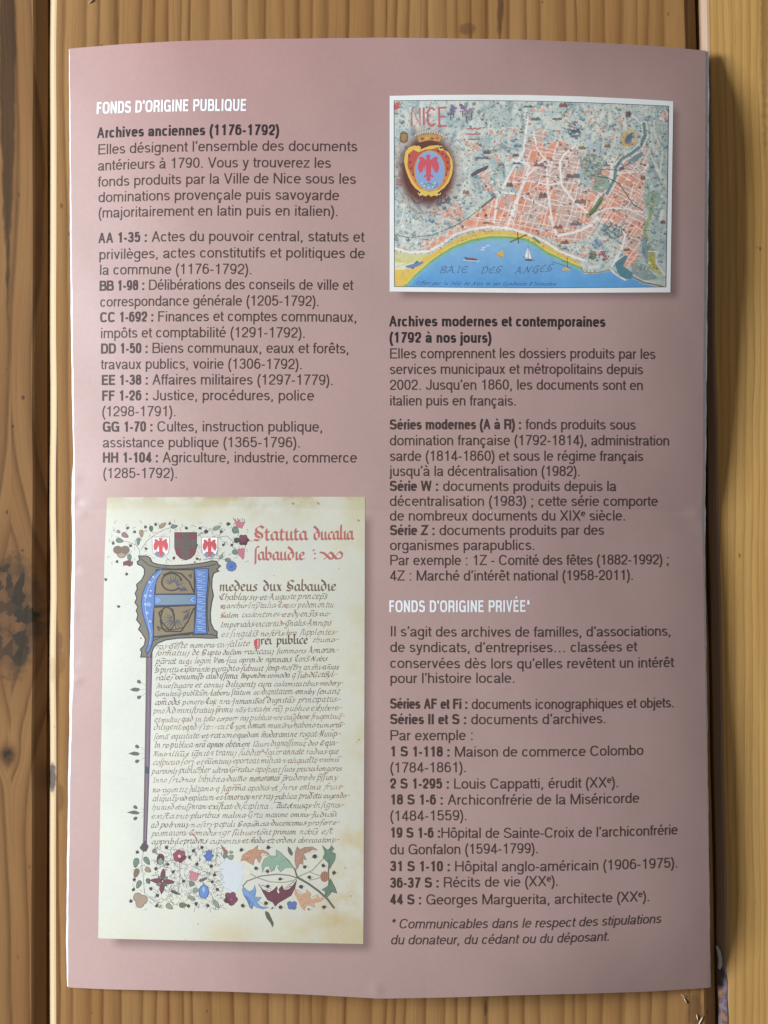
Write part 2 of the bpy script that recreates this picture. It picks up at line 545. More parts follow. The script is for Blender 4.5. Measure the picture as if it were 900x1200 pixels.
def make_sheet(name, nx, ny, gl, gr, gt, gb, drop, thick, colour, mat, sag=None):
    x, y = sheet_grid(nx, ny, gl, gr, gt, gb)
    z = H(x, y) - drop
    if sag is not None:
        z = z - sag(x, y)
    z = np.maximum(z, 0.00012)
    k = S * (D - z) / D
    V = np.stack([(x - 450) * k, -(y - 600) * k, z], -1).reshape(-1, 3)
    F = grid_faces(nx, ny)
    V2 = V.copy()
    V2[:, 2] -= thick
    V2[:, 2] = np.maximum(V2[:, 2], 0.00003)
    Va, rim, loop = add_rim(V, F, nx, ny, V2)
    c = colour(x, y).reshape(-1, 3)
    cols = np.concatenate([c, np.zeros((2 * len(loop), 3)) + .8])
    o = link_mesh(name, Va, F + rim, mat, leaflet, cols, smooth=True)
    o.data.materials.append(M_EDGE)
    mi = np.zeros(len(F) + len(rim), np.int32)
    mi[len(F):] = 1
    o.data.polygons.foreach_set("material_index", mi)
    sm = np.ones(len(F) + len(rim), bool)
    sm[len(F):] = False
    o.data.polygons.foreach_set("use_smooth", sm)
    return o


Z0 = lambda y: 0 * y
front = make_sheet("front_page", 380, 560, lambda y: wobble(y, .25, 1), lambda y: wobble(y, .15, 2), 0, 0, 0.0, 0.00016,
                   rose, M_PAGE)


def gr_back(y):
    a = np.interp(y, [40, 60, 120, 480, 560, 590, 600, 612, 640, 760, 900, 1180],
                  [2.6, 3.0, 4.2, 4.0, 3.6, 3.6, 4.6, 3.6, 2.8, 2.0, 1.2, .5])
    return a + wobble(y, .35, 5)


def gl_back(y):
    a = np.interp(y, [40, 100, 300, 420, 540, 560, 640, 760, 800, 860, 1000, 1100, 1180],
                  [.3, .8, 1.4, 1.8, 1.2, 2.8, 3.0, 3.6, 4.0, 2.2, 2.0, 1.8, .8])
    return a + .3 + wobble(y, .22, 8)


white = lambda x, y: np.zeros(x.shape + (3,)) + np.array([.66, .66, .72]) + .1 * npr.random(x.shape)[..., None]
back = make_sheet("back_page", 150, 420, gl_back, gr_back, -.8, -.8, 0.00022, 0.00016, white, M_PAGE)
back['label'] = "white edged sheet folded under the front page"


# ------------------------------------------------------------------ printed shapes that follow the sheet
class Ink:
    BASE = 0.000030
    STEP = 0.0000035

    def __init__(s):
        s.v, s.f, s.c = [], [], []
        s.z0 = 0.0          # level of the current group of marks
        s.k = 0

    def next(s, d=1.6):
        s.z0 += d

    def lay(s):
        s.k = (s.k + 1) % 10
        return s.z0 + s.k * .14

    def tri(s, a, b, c, col, lay, depth=0):
        st = [(a, b, c, 0)]
        while st:
            a, b, c, dp = st.pop()
            e = [((a[0] - b[0]) ** 2 + (a[1] - b[1]) ** 2, 0), ((b[0] - c[0]) ** 2 + (b[1] - c[1]) ** 2, 1),
                 ((c[0] - a[0]) ** 2 + (c[1] - a[1]) ** 2, 2)]
            mx, k = max(e)
            if mx > 49 and dp < 14:
                if k == 1:
                    a, b, c = b, c, a
                elif k == 2:
                    a, b, c = c, a, b
                m = ((a[0] + b[0]) / 2, (a[1] + b[1]) / 2)
                st.append((a, m, c, dp + 1))
                st.append((m, b, c, dp + 1))
                continue
            n = len(s.v)
            s.v += [(a[0], a[1], lay), (b[0], b[1], lay), (c[0], c[1], lay)]
            s.f.append((n, n + 1, n + 2))
            s.c += [col] * 3

    def poly(s, pts, col, lay=None):
        """filled outline(s) in photo pixels"""
        if lay is None:
            lay = s.lay()
        loops = pts if isinstance(pts[0][0], (tuple, list)) else [pts]
        vs = [[Vector((p[0], p[1], 0)) for p in l] for l in loops]
        flat = [p for l in loops for p in l]
        for t in tessellate_polygon(vs):
            s.tri(flat[t[0]], flat[t[1]], flat[t[2]], col, lay)

    def stroke(s, pts, w, col, closed=False, lay=None, w1=None):
        """mitred line of even or tapering width"""
        P = [tuple(p) for i, p in enumerate(pts) if i == 0 or (abs(p[0] - pts[i - 1][0]) + abs(p[1] - pts[i - 1][1])) > 1e-6]
        n = len(P)
        if n < 2:
            return
        if lay is None:
            lay = s.lay()
        L, R = [], []
        for i in range(n):
            p = P[i]
            q0 = P[i - 1] if (i > 0 or closed) else None
            q1 = P[(i + 1) % n] if (i < n - 1 or closed) else None
            ds = []
            for q, r in ((q0, p), (p, q1)):
                if q is None or r is None:
                    continue
                dx, dy = r[0] - q[0], r[1] - q[1]
                l = math.hypot(dx, dy) or 1
                ds.append((dx / l, dy / l))
            if len(ds) == 2:
                tx, ty = ds[0][0] + ds[1][0], ds[0][1] + ds[1][1]
                l = math.hypot(tx, ty)
                if l < .3:
                    tx, ty, k = ds[1][0], ds[1][1], 1
                else:
                    tx, ty = tx / l, ty / l
                    k = 1 / max(.55, tx * ds[1][0] + ty * ds[1][1])
            else:
                tx, ty = ds[0]
                k = 1
            ww = w if w1 is None else w + (w1 - w) * i / (n - 1)
            nx, ny = -ty * ww / 2 * k, tx * ww / 2 * k
            L.append((p[0] + nx, p[1] + ny))
            R.append((p[0] - nx, p[1] - ny))
        for i in range(n if closed else n - 1):
            j = (i + 1) % n
            s.tri(L[i], R[i], R[j], col, lay)
            s.tri(L[i], R[j], L[j], col, lay)

    def nib(s, pts, nw, ang, col, hair=.3):
        """broad-nib pen: the nib is a short edge held at a fixed angle"""
        vx, vy = math.cos(ang) * nw / 2, -math.sin(ang) * nw / 2
        l0 = s.lay()
        for i in range(len(pts) - 1):
            p, q = pts[i], pts[i + 1]
            dx, dy = q[0] - p[0], q[1] - p[1]
            l = math.hypot(dx, dy)
            if l < 1e-6:
                continue
            # keep hairlines visible when the pen runs along its own edge
            cr = abs(dx * vy - dy * vx) / l
            ax, ay = vx, vy
            if cr < hair / 2:
                sg = 1 if (dx * vy - dy * vx) >= 0 else -1
                ax += sg * dy / l * -(hair / 2 - cr) * 1
                ay += sg * dx / l * (hair / 2 - cr) * 1
            lay = l0 + (i % 3) * .045
            s.tri((p[0] + ax, p[1] + ay), (p[0] - ax, p[1] - ay), (q[0] - ax, q[1] - ay), col, lay)
            s.tri((p[0] + ax, p[1] + ay), (q[0] - ax, q[1] - ay), (q[0] + ax, q[1] + ay), col, lay)

    def ell(s, cx, cy, rx, ry, ang, col, n=14, wob=0.0, lay=None):
        ca, sa = math.cos(ang), math.sin(ang)
        P = []
        for i in range(n):
            t = 2 * math.pi * i / n
            k = 1 + wob * (rng.random() - .5)
            a, b = rx * k * math.cos(t), ry * k * math.sin(t)
            P.append((cx + a * ca - b * sa, cy + a * sa + b * ca))
        s.poly(P, col, lay)

    FADE = (0.0, .8, .8, .8)

    def build(s, name, parent, mat=None, base=None, label=None):
        k = s.FADE[0]           # old, faded originals: their printed inks lean towards the paper tone
        s.c = [tuple(c[i] * (1 - k) + s.FADE[i + 1] * k for i in range(3)) for c in s.c]
        v = np.array(s.v, float)
        up = (s.BASE if base is None else base) + v[:, 2] * s.STEP
        P = W(v[:, 0], v[:, 1], up)
        return link_mesh(name, P, s.f, mat or M_INK, parent, np.array(s.c, float), label=label)


PAPER = 0.80


def C(r, g, b, k=1.0, white=(232, 238, 238)):
    """printed ink: the tone the photo shows relative to its white paper"""
    return tuple(np.clip(lin((r, g, b)) / lin(white) * PAPER * k, 0.004, .86))


# ------------------------------------------------------------------ grotesque lettering (stroke skeletons)
ARCP = [2.35]


def arc(cx, cy, rx, ry, a0, a1, n=None, p=None):
    p = ARCP[0] if p is None else max(p, ARCP[0] - .15)
    n = n or max(4, int(abs(a1 - a0) / 14))
    o = []
    for i in range(n + 1):
        t = math.radians(a0 + (a1 - a0) * i / n)
        c, s_ = math.cos(t), math.sin(t)
        o.append((cx + rx * math.copysign(abs(c) ** (2 / p), c), cy + ry * math.copysign(abs(s_) ** (2 / p), s_)))
    return o


XH, CH = .725, 1.0      # x-height and cap height, in cap heights; descender
DS = -.29


def glyph(ch, w):
    """skeleton strokes of one letter for pen width w; widths in cap heights; returns (advance, strokes)"""
    ARCP[0] = 3.1 if w > .15 else 2.35      # the heavy condensed cut is squarer
    h = w / 2
    t, x = CH - h, XH - h      # top centre lines
    b = h                      # base centre line
    sb = .085 + h              # stem side bearing (centre line)
    rb = .055 + h
    acc = None
    base = {'é': 'e', 'è': 'e', 'ê': 'e', 'à': 'a', 'â': 'a', 'ô': 'o', 'î': 'ı', 'ç': 'c', 'É': 'E', 'û': 'u'}
    if ch in base:
        acc = ch
        ch = base[ch]
    A = None
    wo = .76                   # round lower-case width
    if ch == ' ':
        return .39, [], 0
    if ch in 'bdpq':
        a = .775
        xr = a - rb
        cx, rx = (sb + xr) / 2, (xr - sb) / 2
        cy, ry = XH / 2, x / 2 - b / 2 + 0
        ry = (x - b) / 2
        bowl = arc(cx, cy, rx, ry, 0, 360, 26)
        top, bot = (CH, 0) if ch in 'bd' else (XH, DS)
        if ch in 'bp':
            A = (a, [[(sb, top), (sb, bot)], bowl])
        else:
            A = (a, [[(a - sb, top), (a - sb, bot)], [(a - q[0], q[1]) for q in bowl]])
    elif ch == 'o':
        a = .78
        A = (a, [arc(a / 2, XH / 2, a / 2 - rb, (x - b) / 2, 0, 360, 26)])
    elif ch == 'c':
        a = .72
        A = (a, [arc(a / 2, XH / 2, a / 2 - rb, (x - b) / 2, 38, 322, 22)])
    elif ch == 'e':
        a = .76
        r = a / 2 - rb
        A = (a, [[(rb, XH * .53), (a - rb, XH * .53)] + arc(a / 2, XH / 2, r, (x - b) / 2, 6, 318, 24)])
    elif ch == 'a':
        a = .76
        xr = a - sb - .02
        if w > .15:
            xr = a - sb
            r_ = (xr - rb) / 2
            A = (a, [[(rb + .02, XH * .66)] + arc(rb + r_, x - .17, r_, .17, 165, 0, 9) + [(xr, 0)],
                     [(xr, XH * .58), (rb + .22, XH * .50)] + arc(rb + .16, (XH * .48 + b) / 2, .155, (XH * .48 - b) / 2, 100, 262, 7) + [(xr - .08, b + .03), (xr, b + .12)]])
        else:
            A = (a, [[(rb + .02, XH * .70)] + arc((rb + xr) / 2, x - .18, (xr - rb) / 2, .18, 155, 0, 9) + [(xr, .16), (xr + .03, .03), (xr + .09, .0 + h * .6)],
                 [(xr, XH * .56), (xr - .16, XH * .50), (rb + .13, XH * .45)] + arc(rb + .16, XH * .25, .16, XH * .25 - b + .015, 110, 270, 8) + [(rb + .26, b), (xr - .08, b + .09), (xr, b + .22)]])
    elif ch == 'f':
        A = (.38, [[(.18, 0), (.18, CH - .2)] + arc(.18 + .14, CH - .16, .14, .16 - h, 180, 95, 5) + [(.38, CH - h)], [(.03, x), (.355, x)]])
    elif ch == 'g':
        a = .775
        xr = a - sb
        r = (xr - rb) / 2
        A = (a, [arc(rb + r, XH / 2 + .01, r, (x - b) / 2 - .01, 0, 360, 26),
                 [(xr, XH), (xr, -.05)] + arc(rb + r, -.06, r, .22 - h * .5, 0, -160, 10)])
    elif ch in 'hnmur':
        if ch == 'h':
            a = .765
            A = (a, [[(sb, CH), (sb, 0)], [(sb, .42)] + arc(a / 2, x - .24, a / 2 - sb, .24, 170, 0, 12) + [(a - sb, 0)]])
        elif ch == 'n':
            a = .765
            A = (a, [[(sb, XH), (sb, 0)], [(sb, .42)] + arc(a / 2, x - .24, a / 2 - sb, .24, 170, 0, 12) + [(a - sb, 0)]])
        elif ch == 'u':
            a = .765
            A = (a, [[(a - sb, XH), (a - sb, 0)], [(sb, XH)] + arc(a / 2, b + .24, a / 2 - sb, .24, 180, 350, 12) + [(a - sb, .30)]])
        elif ch == 'm':
            a = 1.17
            c1 = (a - 2 * sb) / 2
            A = (a, [[(sb, XH), (sb, 0)], [(sb, .42)] + arc(sb + c1 / 2, x - .2, c1 / 2, .2, 170, 0, 10) + [(sb + c1, 0)],
                     [(sb + c1, .42)] + arc(sb + c1 * 1.5, x - .2, c1 / 2, .2, 170, 0, 10) + [(sb + 2 * c1, 0)]])
        else:
            A = (.455, [[(sb, XH), (sb, 0)], [(sb, .38)] + arc(.43, x - .28, .43 - sb, .28, 180, 92, 7)])
    elif ch == 'i':
        A = (.31, [[(.155, XH), (.155, 0)], [(.155, CH), (.155, CH - max(.11, w * .95))]])
    elif ch == 'ı':
        A = (.31, [[(.155, XH), (.155, 0)]])
    elif ch == 'j':
        A = (.31, [[(.155, XH), (.155, -.16), (.12, DS + h + .02), (-.01, DS + h)], [(.155, CH), (.155, CH - max(.11, w * .95))]])
    elif ch == 'k':
        A = (.70, [[(sb, CH), (sb, 0)], [(sb, .24), (.60, XH)], [(.30, .40), (.64, 0)]])
    elif ch == 'l':
        A = (.31, [[(.155, CH), (.155, 0)]])
    elif ch == 's':
        a = .68
        A = (a, [arc(a / 2, x - .165, a / 2 - rb - .02, .165, 25, 200, 12, 2.2) + [(a / 2 - .06, XH * .53), (a / 2 + .06, XH * .47)] + arc(a / 2, b + .165, a / 2 - rb, .165, 20, -155, 12, 2.2)])
    elif ch == 't':
        A = (.39, [[(.18, CH - .08), (.18, .16)] + arc(.31, .15, .13, .15 - b, 180, 265, 5) + [(.375, b)], [(.03, x), (.37, x)]])
    elif ch == 'v':
        A = (.69, [[(.04 + h, XH), (.345, h * .4)], [(.65 - h, XH), (.345, h * .4)]])
    elif ch == 'w':
        A = (1.0, [[(.03 + h, XH), (.27, 0)], [(.5, XH), (.27, 0)], [(.5, XH), (.73, 0)], [(.97 - h, XH), (.73, 0)]])
    elif ch == 'x':
        A = (.69, [[(.06 + h, XH), (.63 - h, 0)], [(.63 - h, XH), (.06 + h, 0)]])
    elif ch == 'y':
        A = (.69, [[(.04 + h, XH), (.35, .03)], [(.65 - h, XH), (.33, -.12), (.26, DS + h + .02), (.17, DS + h), (.08, DS + h)]])
    elif ch == 'z':
        A = (.68, [[(.07, x), (.60 - h * .4, x), (.07 + h * .4, b), (.63, b)]])
    elif ch == 'A':
        A = (.93, [[(.04 + h, 0), (.465, CH)], [(.89 - h, 0), (.465, CH)], [(.22, .36), (.71, .36)]])
    elif ch == 'B':
        A = (.94, [[(sb, CH), (sb, 0)], [(sb, t), (.52, t)] + arc(.56, (t + .53) / 2, .22, (t - .53) / 2, 90, -90, 9) + [(sb, .53)],
                   [(sb, .53), (.56, .53)] + arc(.60, (b + .53) / 2, .25, (.53 - b) / 2, 90, -90, 9) + [(sb, b)]])
    elif ch in 'CG':
        a = 1.0 if ch == 'C' else 1.06
        s_ = [arc(a / 2, CH / 2, a / 2 - rb - .01, (t - b) / 2, 32, 328 if ch == 'C' else 335, 26)]
        if ch == 'G':
            s_ += [[(a / 2 + .05, .47), (a - sb, .47), (a - sb, 0)]]
        A = (a, s_)
    elif ch == 'D':
        a = .99
        A = (a, [[(sb, CH), (sb, 0)], [(sb, t), (.44, t)] + arc(.46, .5, a - rb - .46, (t - b) / 2, 90, -90, 14) + [(sb, b)]])
    elif ch in 'EF':
        a = .87 if ch == 'E' else .81
        s_ = [[(sb, CH), (sb, 0)], [(sb, t), (a - .06, t)], [(sb, .53), (a - .11, .53)]]
        if ch == 'E':
            s_.append([(sb, b), (a - .04, b)])
        A = (a, s_)
    elif ch == 'H':
        A = (1.0, [[(sb, CH), (sb, 0)], [(1 - sb, CH), (1 - sb, 0)], [(sb, .53), (1 - sb, .53)]])
    elif ch == 'I':
        A = (.37, [[(.185, CH), (.185, 0)]])
    elif ch == 'J':
        A = (.73, [[(.73 - sb, CH), (.73 - sb, .28)] + arc((.73 - sb + rb) / 2, .27, (.73 - sb - rb) / 2, .27 - b, 0, -180, 11)])
    elif ch == 'L':
        A = (.78, [[(sb, CH), (sb, 0)], [(sb, b), (.75, b)]])
    elif ch == 'M':
        A = (1.17, [[(sb, 0), (sb, CH)], [(sb + h * .3, CH), (.585, 0)], [(1.17 - sb - h * .3, CH), (.585, 0)], [(1.17 - sb, CH), (1.17 - sb, 0)]])
    elif ch == 'N':
        A = (1.0, [[(sb, 0), (sb, CH)], [(sb, CH), (1 - sb, 0)], [(1 - sb, CH), (1 - sb, 0)]])
    elif ch in 'OQ':
        a = 1.07
        s_ = [arc(a / 2, .5, a / 2 - rb, (t - b) / 2, 0, 360, 30)]
        if ch == 'Q':
            s_.append([(.62, .25), (.96, -.02)])
        A = (a, s_)
    elif ch in 'PR':
        a = .92 if ch == 'P' else .96
        s_ = [[(sb, CH), (sb, 0)], [(sb, t), (.54, t)] + arc(.57, (t + .47) / 2, .25, (t - .47) / 2, 90, -90, 10) + [(sb, .47)]]
        if ch == 'R':
            s_.append([(.5, .47), (.72, .44), (.79, .32), (.80, .1), (.84, 0)])
        A = (a, s_)
    elif ch == 'S':
        a = .92
        A = (a, [arc(a / 2, t - .225, a / 2 - rb - .04, .225, 15, 205, 14, 2.2) + [(a / 2 - .1, .56), (a / 2 + .1, .48)] + arc(a / 2, b + .24, a / 2 - rb, .24, 25, -168, 14, 2.2)])
    elif ch == 'T':
        A = (.84, [[(.03, t), (.81, t)], [(.42, CH), (.42, 0)]])
    elif ch == 'U':
        A = (1.0, [[(sb, CH), (sb, .36)] + arc(.5, .35, .5 - sb, .35 - b, 180, 360, 14) + [(1 - sb, CH)]])
    elif ch == 'V':
        A = (.90, [[(.03 + h, CH), (.45, 0)], [(.87 - h, CH), (.45, 0)]])
    elif ch == 'W':
        A = (1.31, [[(.03 + h, CH), (.34, 0)], [(.655, CH), (.34, 0)], [(.655, CH), (.97, 0)], [(1.28 - h, CH), (.97, 0)]])
    elif ch == 'X':
        A = (.93, [[(.05 + h, CH), (.88 - h, 0)], [(.88 - h, CH), (.05 + h, 0)]])
    elif ch == 'Y':
        A = (.93, [[(.04 + h, CH), (.465, .42)], [(.89 - h, CH), (.465, .42)], [(.465, .45), (.465, 0)]])
    elif ch == 'Z':
        A = (.85, [[(.07, t), (.77 - h * .4, t), (.07 + h * .4, b), (.80, b)]])
    elif ch in '0123456789':
        a = .775
        m = a / 2
        r = m - rb - .01
        if ch == '0':
            s_ = [arc(m, .5, r, (t - b) / 2, 0, 360, 26)]
        elif ch == '1':
            s_ = [[(m + .07, CH), (m + .07, 0)], [(m + .07, CH - .08), (m - .02, CH - .20), (m - .20, CH - .235)]]
        elif ch == '2':
            s_ = [arc(m, t - .25, r, .25, 185, -20, 13, 2.1) + [(m + r - .12, .46), (m - .05, .31), (rb + .05, .17), (rb + .02, b)], [(rb, b), (a - rb + .01, b)]]
        elif ch == '3':
            s_ = [arc(m, t - .215, r - .03, .215, 170, -90, 13, 2.1) + [(m - .06, .535)], [(m - .02, .535)] + arc(m, b + .235, r, .235, 80, -172, 15, 2.1)]
        elif ch == '4':
            s_ = [[(m + .13, CH), (m + .13, 0)], [(m + .13, CH - h), (rb, .29), (rb, .245)], [(rb, .245), (a - .03, .245)]]
        elif ch == '5':
            s_ = [[(a - rb - .03, t), (rb + .08, t), (rb + .03, .45)], [(rb + .03, .46), (m - .12, .60)] + arc(m, b + .28, r, .28, 78, -165, 14, 2.1)]
        elif ch == '6':
            s_ = [arc(m, b + .28, r, .28, 0, 360, 22, 2.1), arc(m + .01, .5, r, (t - b) / 2, 45, 185, 11, 2.2) + [(rb + .01, .3)]]
        elif ch == '7':
            s_ = [[(rb, t), (a - rb, t), (m + .08, .55), (m - .06, .22), (m - .08, 0)]]
        elif ch == '8':
            s_ = [arc(m, t - .205, r - .03, .205, 0, 360, 20, 2.1), arc(m, b + .245, r, .245, 0, 360, 22, 2.1)]
        else:
            s_ = [arc(m, t - .28, r, .28, 0, 360, 22, 2.1), arc(m - .01, .5, r, (t - b) / 2, 225, 365, 11, 2.2) + [(a - rb - .01, .7)]]
        A = (a, s_)
    elif ch == '(':
        A = (.40, [[(.34, CH + .02), (.20, .75), (.145, .5), (.13, .35), (.145, .2), (.20, -.04), (.34, DS)]])
    elif ch == ')':
        A = (.40, [[(.06, CH + .02), (.20, .75), (.255, .5), (.27, .35), (.255, .2), (.20, -.04), (.06, DS)]])
    elif ch == '.':
        A = (.39, [[(.195, 0), (.195, max(.125, w))]])
    elif ch == ',':
        A = (.39, [[(.195, max(.125, w)), (.195, 0), (.15, -.16)]])
    elif ch == ':':
        A = (.39, [[(.195, 0), (.195, max(.12, w))], [(.195, XH), (.195, XH - max(.12, w))]])
    elif ch == ';':
        A = (.39, [[(.195, max(.12, w)), (.195, 0), (.15, -.16)], [(.195, XH), (.195, XH - max(.12, w))]])
    elif ch == '’':
        A = (.30, [[(.165, CH), (.165, CH - .12), (.12, CH - .27)]])
    elif ch == '*':
        A = (.5, [[(.25, CH), (.25, CH - .2)], [(.25, CH - .2), (.06, CH - .15)], [(.25, CH - .2), (.44, CH - .15)], [(.25, CH - .2), (.14, CH - .37)], [(.25, CH - .2), (.36, CH - .37)]])
    elif ch == '-':
        A = (.46, [[(.07, .36), (.39, .36)]])
    elif ch == '…':
        A = (1.36, [[(.22 + k * .45, 0), (.22 + k * .45, .125)] for k in range(3)])
    else:
        A = (.5, [])
    a, st = A
    st = [list(q) for q in st]
    n0 = len(st)
    if acc:
        m = a / 2
        y0 = (XH if acc not in 'É' else CH) + .08 + min(w, .15) * .4
        if acc in 'éÉ':
            st.append([(m - .05, y0), (m + .12, y0 + .18)])
        elif acc in 'èà':
            st.append([(m + .05, y0), (m - .12, y0 + .18)])
        elif acc in 'êôâîû':
            st.append([(m - .16, y0), (m, y0 + .16)])
            st.append([(m + .16, y0), (m, y0 + .16)])
        elif acc == 'ç':
            st.append([(m, .02), (m - .02, -.08), (m + .08, -.13), (m + .03, -.24), (m - .12, -.24)])
    return a, st, len(st) - n0      # the last strokes are accents, drawn with a lighter pen


GC = {}


def run_width(runs):
    x = 0
    for sty, txt in runs:
        for ch in txt:
            k = 1.0
            if ch == 'ᵉ':
                ch, k = 'e', .62
            x += (glyph_c(ch, STY[sty][0])[0] * STY[sty][1] + STY[sty][3]) * k
    return x


STY = {'r': (.120, 1.0, 0.0, 0.0), 'b': (.188, .86, 0.0, .02), 'h': (.160, .60, 0.0, .085), 'i': (.116, 1.0, .21, 0.0)}   # pen width, condensing, slant, tracking


def glyph_c(ch, w):
    if (ch, w) not in GC:
        GC[(ch, w)] = glyph(ch, w)
    return GC[(ch, w)]


def text_line(ink, runs, x0, y0, x1, y1, cap, col):
    """set one printed line on a straight baseline of the sheet from photo pixel (x0, y0) to (x1, y1)"""
    A, B = W(x0, y0), W(x1, y1)
    ux, uy = B[0] - A[0], B[1] - A[1]
    L = math.hypot(ux, uy)
    ux, uy = ux / L, uy / L
    capm = cap * S * (D - A[2]) / D
    tot = run_width(runs)
    sx = L / (tot * capm) * 1.012
    x = -0.07
    strokes = []
    for sty, txt in runs:
        pw, cond, sl, tr = STY[sty]
        for ch in txt:
            k, up = 1.0, 0.0
            if ch == 'ᵉ':
                ch, k, up = 'e', .62, .42
            a, st, na = glyph_c(ch, pw)
            for qi, q in enumerate(st):
                strokes.append(([((x + (p[0] * k + sl * p[1] * k) * cond) * sx, p[1] * k + up) for p in q], pw * (.8 if k < 1 else 1) * (.68 if qi >= len(st) - na and pw > .15 else 1)))
            x += (a * cond + tr) * k
    for q, pw in strokes:
        if len(q) == 2 and pw > .15 and abs(q[0][1] - q[1][1]) > .3 and abs(q[0][0] - q[1][0]) > .03:
            # heavy diagonal: ends cut level with the line
            (xa, ya), (xb, yb) = q
            hw = pw * .43 * math.hypot(xb - xa, yb - ya) / abs(yb - ya)
            q = [(xa - hw, ya), (xa + hw, ya), (xb + hw, yb), (xb - hw, yb)]
            X = np.array([A[0] + ux * capm * p[0] - uy * capm * p[1] for p in q])
            Y = np.array([A[1] + uy * capm * p[0] + ux * capm * p[1] for p in q])
            px, py = to_px(X, Y)
            ink.poly(list(zip(px.tolist(), py.tolist())), col)
            continue
        X = np.array([A[0] + ux * capm * p[0] - uy * capm * p[1] for p in q])
        Y = np.array([A[1] + uy * capm * p[0] + ux * capm * p[1] for p in q])
        px, py = to_px(X, Y)
        ink.stroke(list(zip(px.tolist(), py.tolist())), pw * cap, col)


TXT = C(74, 59, 58)
BLD = C(52, 44, 47)
WHT = (.80, .82, .86)
CAP = 12.1


def block(name, lines, col=TXT, label=None, cap=CAP):
    ink = Ink()
    for runs, x0, y0, x1, y1 in lines:
        if isinstance(runs, str):
            runs = [('r', runs)]
        text_line(ink, runs, x0, y0, x1, y1, cap, col)
    return ink.build(name, leaflet, label=label)


def B(t, r=''):
    return [('b', t), ('r', r)]


block("heading", [([('h', "FONDS D’ORIGINE PUBLIQUE")], 114, 133.6, 288.5, 130)], WHT, "white heading above the left column", 13.8)
block("subheading", [([('b', "Archives anciennes (1176-1792)")], 114, 162, 325.5, 158.6)], BLD, "bold black subheading of the left column", 12.6)
block("paragraph", [
    ("Elles désignent l’ensemble des documents", 115, 181.2, 416, 177.5),
    ("antérieurs à 1790. Vous y trouverez les", 115, 200, 385.5, 196.8),
    ("fonds produits par la Ville de Nice sous les", 115, 219, 414.5, 215.6),
    ("dominations provençale puis savoyarde", 115.5, 237.2, 395, 234.8),
    ("(majoritairement en latin puis en italien).", 115.5, 255.4, 394, 253.4)], label="introductory paragraph of the left column")
block("inventory_list", [
    (B("AA 1-35 :", " Actes du pouvoir central, statuts et"), 115.5, 285, 424, 283.6),
    ("privilèges, actes constitutifs et politiques de", 116.3, 304.2, 424.8, 302.9),
    ("la commune (1176-1792).", 116.8, 322.2, 294.4, 321.4),
    (B("BB 1-98 :", " Délibérations des conseils de ville et"), 116.8, 341, 411, 340),
    ("correspondance générale (1205-1792).", 117.6, 359.6, 372, 358.8),
    (B("CC 1-692 :", " Finances et comptes communaux,"), 117.6, 377.9, 415.7, 377.4),
    ("impôts et comptabilité (1291-1792).", 118, 396.4, 356, 395.9),
    (B("DD 1-50 :", " Biens communaux, eaux et forêts,"), 118.5, 414.6, 406.6, 414.3),
    ("travaux publics, voirie (1306-1792).", 118.5, 432.9, 352.5, 432.7),
    (B("EE 1-38 :", " Affaires militaires (1297-1779)."), 119.4, 451.4, 388.4, 451.3),
    (B("FF 1-26 :", " Justice, procédures, police"), 119.8, 469.7, 366, 469.5),
    ("(1298-1791).", 119.8, 488, 206.5, 487.9),
    (B("GG 1-70 :", " Cultes, instruction publique,"), 120.7, 506.1, 376.3, 506),
    ("assistance publique (1365-1796).", 120.7, 524.4, 350.3, 524.4),
    (B("HH 1-104 :", " Agriculture, industrie, commerce"), 120.7, 542.2, 415.7, 542.2),
    ("(1285-1792).", 121, 560.3, 208.2, 560.3)], label="list of double letter archive series in the left column")
block("subheading", [([('b', "Archives modernes et contemporaines")], 456.4, 382.6, 707.6, 383.2),
                     ([('b', "(1792 à nos jours)")], 457, 401.6, 575.5, 401.8)], BLD, "bold black subheading under the map", 12.6)
block("paragraph", [
    ("Elles comprennent les dossiers produits par les", 457, 420.2, 765.3, 420.8),
    ("services municipaux et métropolitains depuis", 457, 438.5, 751, 438.8),
    ("2002. Jusqu’en 1860, les documents sont en", 457, 457, 751, 457.3),
    ("italien puis en français.", 457, 475.3, 604.4, 475.4)], label="introductory paragraph under the map")
block("inventory_list", [
    (B("Séries modernes (A à R) :", " fonds produits sous"), 457, 503.4, 742.5, 503.6),
    ("domination française (1792-1814), administration", 457, 522, 781.5, 522.2),
    ("sarde (1814-1860) et sous le régime français", 457, 540.2, 751, 540.4),
    ("jusqu’à la décentralisation (1982).", 457, 557.8, 678.2, 558),
    (B("Série W :", " documents produits depuis la"), 457, 575.4, 720, 575.5),
    ("décentralisation (1983) ; cette série comporte", 457, 593, 768, 593),
    ("de nombreux documents du XIXᵉ siècle.", 457, 610.2, 731, 610),
    (B("Série Z :", " documents produits par des"), 457.2, 627.2, 706, 626.8),
    ("organismes parapublics.", 457.2, 644.7, 626, 644.5),
    ("Par exemple : 1Z - Comité des fêtes (1882-1992) ;", 457.2, 662.3, 781.4, 661.3),
    ("4Z : Marché d’intérêt national (1958-2011).", 457.2, 680.4, 740, 679.6)], label="list of modern series in the right column")
block("heading", [([('h', "FONDS D’ORIGINE PRIVÉE*")], 457, 717.4, 621.3, 717)], WHT, "white heading in the right column", 13.8)
block("paragraph", [
    ("Il s’agit des archives de familles, d’associations,", 457.4, 745.8, 783.5, 745),
    ("de syndicats, d’entreprises… classées et", 457.4, 764.1, 744, 763.4),
    ("conservées dès lors qu’elles revêtent un intérêt", 457.4, 782.8, 786.7, 781.8),
    ("pour l’histoire locale.", 457.4, 800.6, 603, 800.2)], label="paragraph on private archives in the right column")
